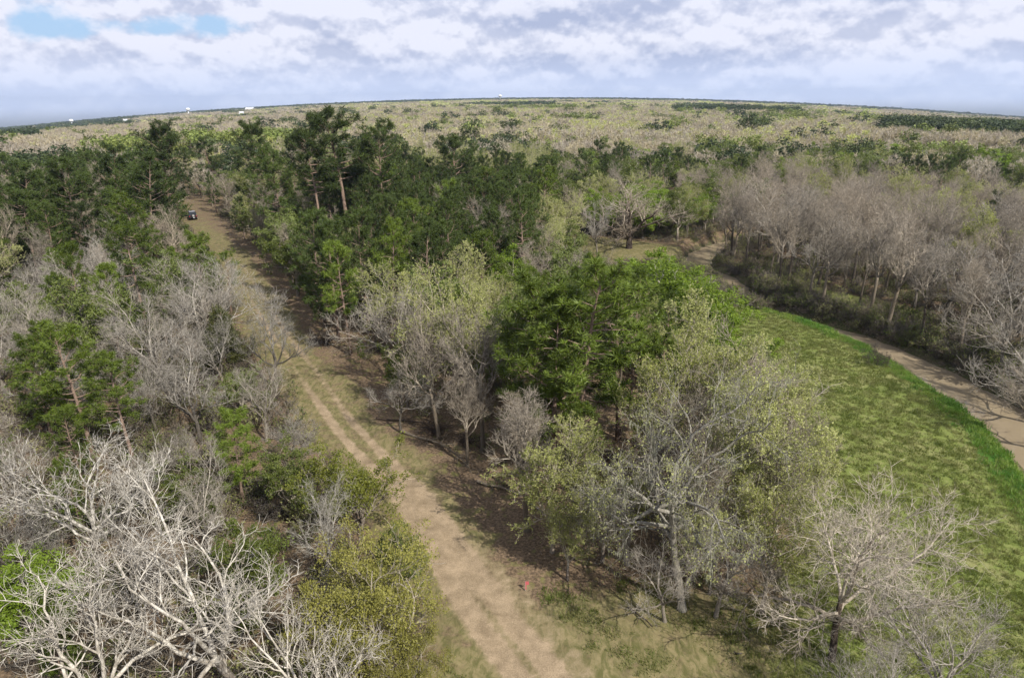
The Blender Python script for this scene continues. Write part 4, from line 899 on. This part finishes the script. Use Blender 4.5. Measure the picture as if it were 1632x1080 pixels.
keep = (~fr | ((cl > .25) & (dtt > 3.6))) & ((rng.uniform(size=n) < .8) | (e < 4)); px_, py_, e, cl = px_[keep], py_[keep], e[keep], cl[keep]; n = len(px_)
k = np.where(e < 2.6 + rng.uniform(-1, 1.5, n), 2, np.where(rng.uniform(size=n) < .7, 0, 1)); s = rng.uniform(.5, 1.2, n)
rot = np.zeros((n, 3)); rot[:, 2] = rng.uniform(0, 6.28, n)
gn_scatter('meadow_grass', 'short green and straw-coloured grass on the creekside field'
, GC, np.column_stack([px_, py_, ground_z(px_, py_)]), rot, np.column_stack([s, s, s]), k, 'grass')

# ------------------------------------------------------------------ small things
def part(name, me, parent=None, loc=(0, 0, 0), rot=(0, 0, 0)):
    o = bpy.data.objects.new(name, me); COL.objects.link(o); o.location = loc; o.rotation_euler = rot
    if parent: o.parent = parent
    return o
def tag(o, label, cat, group=None):
    o['label'] = label; o['category'] = cat
    if group: o['group'] = group
    return o
def empty(name, x, y, z=None, rz=0):
    o = bpy.data.objects.new(name, None); COL.objects.link(o); o.location = (x, y, gz_at(x, y) if z is None else z); o.rotation_euler = (0, 0, rz); return o
import bmesh
def bm_mesh(name, fn, m, smooth=False):
    bm = bmesh.new(); fn(bm); me = bpy.data.meshes.new(name); bmesh.ops.recalc_face_normals(bm, faces=bm.faces); bm.to_mesh(me); bm.free(); me.materials.append(m)
    if smooth: me.polygons.foreach_set('use_smooth', np.full(len(me.polygons), True))
    return me
def box(bm, x0, x1, y0, y1, z0, z1, bev=0.0, top=None):
    vs = [bm.verts.new(v) for v in ((x0, y0, z0), (x1, y0, z0), (x1, y1, z0), (x0, y1, z0))]
    tx, ty = top or (0, 0); vs += [bm.verts.new(v) for v in ((x0 + tx, y0 + ty, z1), (x1 - tx, y0 + ty, z1), (x1 - tx, y1 - ty, z1), (x0 + tx, y1 - ty, z1))]
    fs = [bm.faces.new([vs[i] for i in f]) for f in ((3, 2, 1, 0), (4, 5, 6, 7), (0, 1, 5, 4), (1, 2, 6, 5), (2, 3, 7, 6), (3, 0, 4, 7))]
    if bev: bmesh.ops.bevel(bm, geom=list({e for f in fs for e in f.edges}), offset=bev, segments=2, affect='EDGES')
def cyl(bm, c, axis, r, h, n=20, r2=None):
    m_ = Vector(axis).to_track_quat('Z', 'Y').to_matrix().to_4x4(); m_.translation = Vector(c)
    bmesh.ops.create_cone(bm, cap_ends=True, segments=n, radius1=r, radius2=r if r2 is None else r2, depth=h, matrix=m_)

black = plain('black_paint', (.012, .012, .014), .3, var=.1); glassm = plain('dark_glass', (.02, .025, .03), .08, var=0); tyre = plain('tyre_rubber', (.015, .015, .015), .8)
whitem = plain('white_paint', (.75, .75, .74), .35, var=.12); redl = plain('red_lens', (.4, .02, .02), .3, var=0); silver = plain('silver', (.55, .55, .56), .35, .6, var=.1); pinkm = plain('pink_vinyl', (.42, .09, .10), .5, var=.1)
roofm = plain('pale_metal_roof', (.50, .51, .52), .4, var=.15, scale=.3); wallm = plain('pale_wall', (.6, .58, .54), .8, var=.15, scale=.3); towerm = plain('tower_paint', (.62, .64, .66), .5, var=.08)
rockm = plain('pale_rock', (.52, .47, .40), .9, var=.5, scale=5)
# off-road vehicle seen from behind, left door open
vx, vy = at(307, 349, 0); v = empty('parked_vehicle', vx, vy, rz=R(30)); v.scale = (1.12,) * 3
tag(v, 'black boxy off-road vehicle with a pale roof panel parked on the far track', 'vehicle')
part('body', bm_mesh('body', lambda b: (box(b, -.88, .88, -2.0, 1.95, .48, 1.12, .07), box(b, -.72, .72, .95, 1.9, 1.1, 1.24, .05)), black), v)
cab = part('cabin', bm_mesh('cabin', lambda b: box(b, -.80, .80, -1.95, .8, 1.125, 1.84, 0, (.10, .16)), glassm), v)
for sx in (-1, 1):
    for y0, y1 in ((-1.93, -1.76), (-.65, -.55), (.50, .62)):
        part('pillar', bm_mesh('pillar', lambda b: box(b, sx * .70 - .06 - sx * .0, sx * .70 + .06, y0 + .12, y1 + .05, 1.10, 1.87), black), cab)
part('roof', bm_mesh('roof', lambda b: box(b, -.72, .72, -1.80, .66, 1.86, 1.94, .03), black), v)
part('roof_panel', bm_mesh('roof_panel', lambda b: box(b, -.60, .62, -1.45, -.55, 1.945, 1.975, .01), silver), v)
for sx in (-1, 1):
    for yy in (-1.35, 1.3):
        wv = part('wheel', bm_mesh('tyre', lambda b: cyl(b, (0, 0, 0), (1, 0, 0), .41, .27, 24), tyre), v, (sx * .80, yy, .41)); part('rim', bm_mesh('rim', lambda b: cyl(b, (sx * .02, 0, 0), (1, 0, 0), .22, .28, 16), silver), wv)
    part('tail_light', bm_mesh('tail_light', lambda b: box(b, sx * .72 - .08, sx * .72 + .08, -2.03, -1.97, .85, 1.05, .01), redl), v)
    part('fender', bm_mesh('fender', lambda b: (box(b, sx * .93 - .12, sx * .93 + .12, -1.85, -.85, .86, .94, .03), box(b, sx * .93 - .12, sx * .93 + .12, .8, 1.8, .86, .94, .03)), black), v)
sp = part('spare_wheel', bm_mesh('spare', lambda b: cyl(b, (0, 0, 0), (0, 1, 0), .39, .24, 24), tyre), v, (.06, -2.15, 1.12)); part('wheel_cover', bm_mesh('cover', lambda b: cyl(b, (0, -.02, 0), (0, 1, 0), .24, .24, 18), silver), sp)
part('bumper', bm_mesh('bumper', lambda b: box(b, -.85, .85, -2.2, -2.02, .48, .64, .03), black), v)
part('license_plate', bm_mesh('plate', lambda b: box(b, -.02, .30, -2.225, -2.205, .60, .76), whitem), v)
dr = part('door', bm_mesh('door', lambda b: box(b, -.95, 0, -.04, .04, 0, .95, .03), black), v, (-.92, .62, .6), (0, 0, R(8))); part('door_window', bm_mesh('door_window', lambda b: box(b, -.9, -.05, -.02, .02, .96, 1.22), glassm), dr)
part('side_mirror', bm_mesh('mirror', lambda b: box(b, .86, 1.10, .72, .80, 1.15, 1.35, .02), black), v)
# water towers on the skyline
def tower(px, py_top, dist, label, sc_):
    d = ray(px, py_top); k = dist / math.hypot(d.x, d.y); x, y = d.x * k, d.y * k; zg = float(terrain(x, y)); H = CAM_H + d.z * k - zg
    o = empty('water_tower', x, y, zg); tag(o, label, 'water tower'); r = H * sc_
    part('tank', bm_mesh('tank', lambda b: bmesh.ops.create_uvsphere(b, u_segments=24, v_segments=14, radius=r, matrix=Matrix.Translation((0, 0, H - r * .72)) @ Matrix.Diagonal((1, 1, .72, 1))), towerm, True), o)
    part('column', bm_mesh('column', lambda b: (cyl(b, (0, 0, (H - r) / 2), (0, 0, 1), r * .28, H - r, 16), cyl(b, (0, 0, 1), (0, 0, 1), r * .6, 2, 16, r * .3)), towerm), o)
tower(797, 151, 3200, 'slender pale water tower on the horizon above the dark clump of pines', .20)
tower(299, 172, 2500, 'bright white round water tower standing above the left horizon', .17)
tower(113, 190, 2300, 'tiny white water tower over the dark tree line at far left', .17)
def shed(px, py, dist, wd, dp, hh, label, rz=0, name='farm_shed', lift=9):
    d = ray(px, py); k = dist / math.hypot(d.x, d.y); x, y = d.x * k, d.y * k; zg = float(terrain(x, y)); o = empty(name, x, y, zg, rz); tag(o, label, 'building')
    hh = max(hh, CAM_H + d.z * k - zg - wd * .0)
    part('wall', bm_mesh('wall', lambda b: box(b, -wd / 2, wd / 2, -dp / 2, dp / 2, -1, hh * .8), wallm), o)
    def rf(b):
        e = .5; z0 = hh * .8 - .2; pts = [(-dp / 2 - e, z0), (0, hh * 1.0 + 1.5), (dp / 2 + e, z0), (dp / 2 + e, z0 - .25), (0, hh + 1.2), (-dp / 2 - e, z0 - .25)]
        A = [b.verts.new((-wd / 2 - e, p_[0], p_[1])) for p_ in pts]; B = [b.verts.new((wd / 2 + e, p_[0], p_[1])) for p_ in pts]
        n_ = len(pts); b.faces.new(A); b.faces.new(B[::-1])
        for i in range(n_): b.faces.new((A[i], A[(i + 1) % n_], B[(i + 1) % n_], B[i]))
    part('roof', bm_mesh('roof', rf, roofm), o)
shed(1222, 177, 1350, 62, 20, 12, 'long white-roofed building beyond the pine belt, right of centre')
shed(30, 214, 1400, 10, 8, 9, 'white-roofed building before the dark tree line at far left')
shed(68, 211, 1500, 14, 8, 9, 'long low pale building right of the far left white roof')
shed(200, 191, 1900, 10, 8, 10, 'small pale roof on the left below the round water tower')
shed(398, 172, 2900, 30, 20, 12, 'pale low warehouse roofs on the left horizon')
shed(385, 179, 1500, 8, 7, 9, 'white house roof in the tan woods left of centre')
shed(903, 163, 2600, 16, 14, 12, 'tiny white roof on the skyline right of the dark clump')
cx_, cy__ = at(1612, 289, 4.0)
shed(1612, 289, math.hypot(cx_, cy__), 4.2, 4, 3, 'pale cabin roof showing through trees at the right edge', .4, 'cabin')

# fallen wood
def log(pts, r0, r1, label, mk='grey_bark', nb=5, bl=1.0, name='fallen_branch', lift=.12):
    W_ = [at(*p) for p in pts]; P = np.array([(x, y, gz_at(x, y) + lift + (i * .15)) for i, (x, y) in enumerate(W_)])[None]; S = P.shape[1]; P = P - P[:, :1]
    Ps = smooth_line(P[0], 4)[None]; S = Ps.shape[1]; Ps = Ps + rng.normal(size=Ps.shape) * .04
    g = Geo(); Rd = np.linspace(r0, r1, S)[None]; g.tubes(Ps, Rd, 7)
    o = empty(name, W_[0][0], W_[0][1], float(ground_z(*W_[0])) + lift); tag(o, label, 'fallen wood'); part('stem', g.mesh('stem', [M[mk]]), o)
    if nb:
        g = Geo(); D = np.gradient(Ps, axis=1); D = unit(D); st, nd, pi, q, rr = spawn(Ps, D, Rd, nb, .3, 1, (25, 60)); nd[:, 2] = np.abs(nd[:, 2]) * .6; nd = unit(nd)
        b, d, r_ = grow(st, nd, rng.uniform(.6, 1.6, len(st)) * bl, rr * .6, np.full(len(st), .012), 5, .18, .0); g.tubes(b, r_, 5)
        st, nd, pi, q, rr = spawn(b, d, r_, 5, .2, 1, (25, 60)); c, d2, r2 = grow(st, nd, rng.uniform(.3, .9, len(st)) * bl, rr * .6, np.full(len(st), .008), 4, .2, .0); g.tubes(c, r2, 3); part('limbs', g.mesh('limbs', [M[mk]]), o)
    return o
log([(1195, 487), (1212, 494)], .22, .16, 'pale cut log lying at the waterline near the head of the field', 'white_bark', 0)
log([(1240, 690), (1275, 655), (1320, 622)], .13, .03, 'dead grey branch lying on the green field beside the budding trees', 'white_bark', 10, 1.6)
log([(640, 690), (700, 712), (745, 745)], .16, .05, 'long fallen branch on shaded leaf litter right of the track', 'brown_bark', 12, 1.5)
log([(600, 668), (660, 676), (700, 690)], .10, .04, 'fallen twiggy branch in the shade nearest the track bend', 'dark_bark', 12, 1.4)
log([(760, 770), (830, 790)], .14, .07, 'short fallen trunk lying below the central leafless trees', 'brown_bark', 5)
log([(840, 800), (900, 850)], .12, .05, 'fallen limb pointing at the low budding tree by the track', 'grey_bark', 6)
log([(1168, 1044), (1182, 1046)], .05, .04, 'short white stick on the grass at the bottom right of centre', 'white_bark', 0)
log([(1000, 968), (1040, 1005)], .07, .03, 'thin dark branch on the grass below the mossy oak', 'dark_bark', 3, .6)
def brush(px, py, r, label, n=90):
    x, y = at(px, py); g = Geo(); a = rng.uniform(0, 6.28, n); st = np.column_stack([rng.normal(size=(n, 2)) * r * .4, rng.uniform(.0, .5, n)]); d = unit(np.column_stack([np.cos(a), np.sin(a), rng.uniform(-.05, .45, n)]))
    P, D, Rd = grow(st, d, rng.uniform(.8, 2.0, n) * r * .6, np.full(n, .03), np.full(n, .008), 4, .15, -.04); P[:, :, 2] = np.maximum(P[:, :, 2], .02); g.tubes(P, Rd, 4)
    o = part('brush_pile', g.mesh('brush_pile', [M['dark_bark']]), None, (x, y, gz_at(x, y))); tag(o, label, 'brush pile')
brush(512, 548, 1.7, 'dark low brush pile of twigs at the right side of the track', 160)
brush(745, 705, 1.3, 'small brush heap on the litter under the central leafless trees')
brush(690, 690, 1.6, 'wide loose brush heap in the shade right of the track bend', 140)
# survey flag
x, y = at(837, 942); o = empty('survey_flag', x, y); tag(o, 'small red-pink survey flag on a wire stake in the grass by the track', 'flag')
part('stake', bm_mesh('stake', lambda b: cyl(b, (0, 0, .35), (0, 0, 1), .012, .75, 8), silver), o)
part('flag_sheet', bm_mesh('sheet', lambda b: (box(b, .01, .24, -.008, .008, .48, .72, 0), box(b, .015, .08, -.012, .012, .1, .48, 0))
, pinkm), o)
# pale rubble at the head of the creek
def rock(s):
    def f(b):
        bmesh.ops.create_icosphere(b, subdivisions=2, radius=s)
        for v_ in b.verts: v_.co = Vector((v_.co.x * random.uniform(1.0, 1.25), v_.co.y * random.uniform(.8, 1.05), v_.co.z * random.uniform(.5, .65)))
    return f
for i, (px, py, s, lab) in enumerate([(1128, 424, .42, 'leftmost pale rock of the rubble at the head of the creek'), (1137, 422, .30, 'small pale rock behind the flat one at the creek head'), (1139, 427, .50, 'largest flat pale rock by the creek head'), (1149, 421, .34, 'pale rock right of the flat rock at the creek head'), (1153, 424, .26, 'smallest pale rock at the right end of the creek rubble')]):
    x, y = at(px, py); tag(part('rock', bm_mesh('rock', rock(s), rockm), None, (x, y, gz_at(x, y) + s * .25), (0, 0, i)), lab, 'rock', 'pale rocks at the head of the creek')

# ------------------------------------------------------------------ haze
HAZE = 0.75e-4
m, t, out = mat('haze_air')
vol = t.add('ShaderNodeVolumePrincipled', {'Color': (.62, .74, .95, 1), 'Density': HAZE}); vol.inputs['Anisotropy'].default_value = .2
t.l.new(vol.outputs[0], out.inputs['Volume'])
hz = part('haze', bm_mesh('haze', lambda b: box(b, -5800, 5800, -500, 7000, -330, 70), m)); hz['kind'] = 'stuff'; hz['label'] = 'thin bluish haze over the far woods'
print('counts', COUNT, 'rest', len(REST), 'far', len(P_))
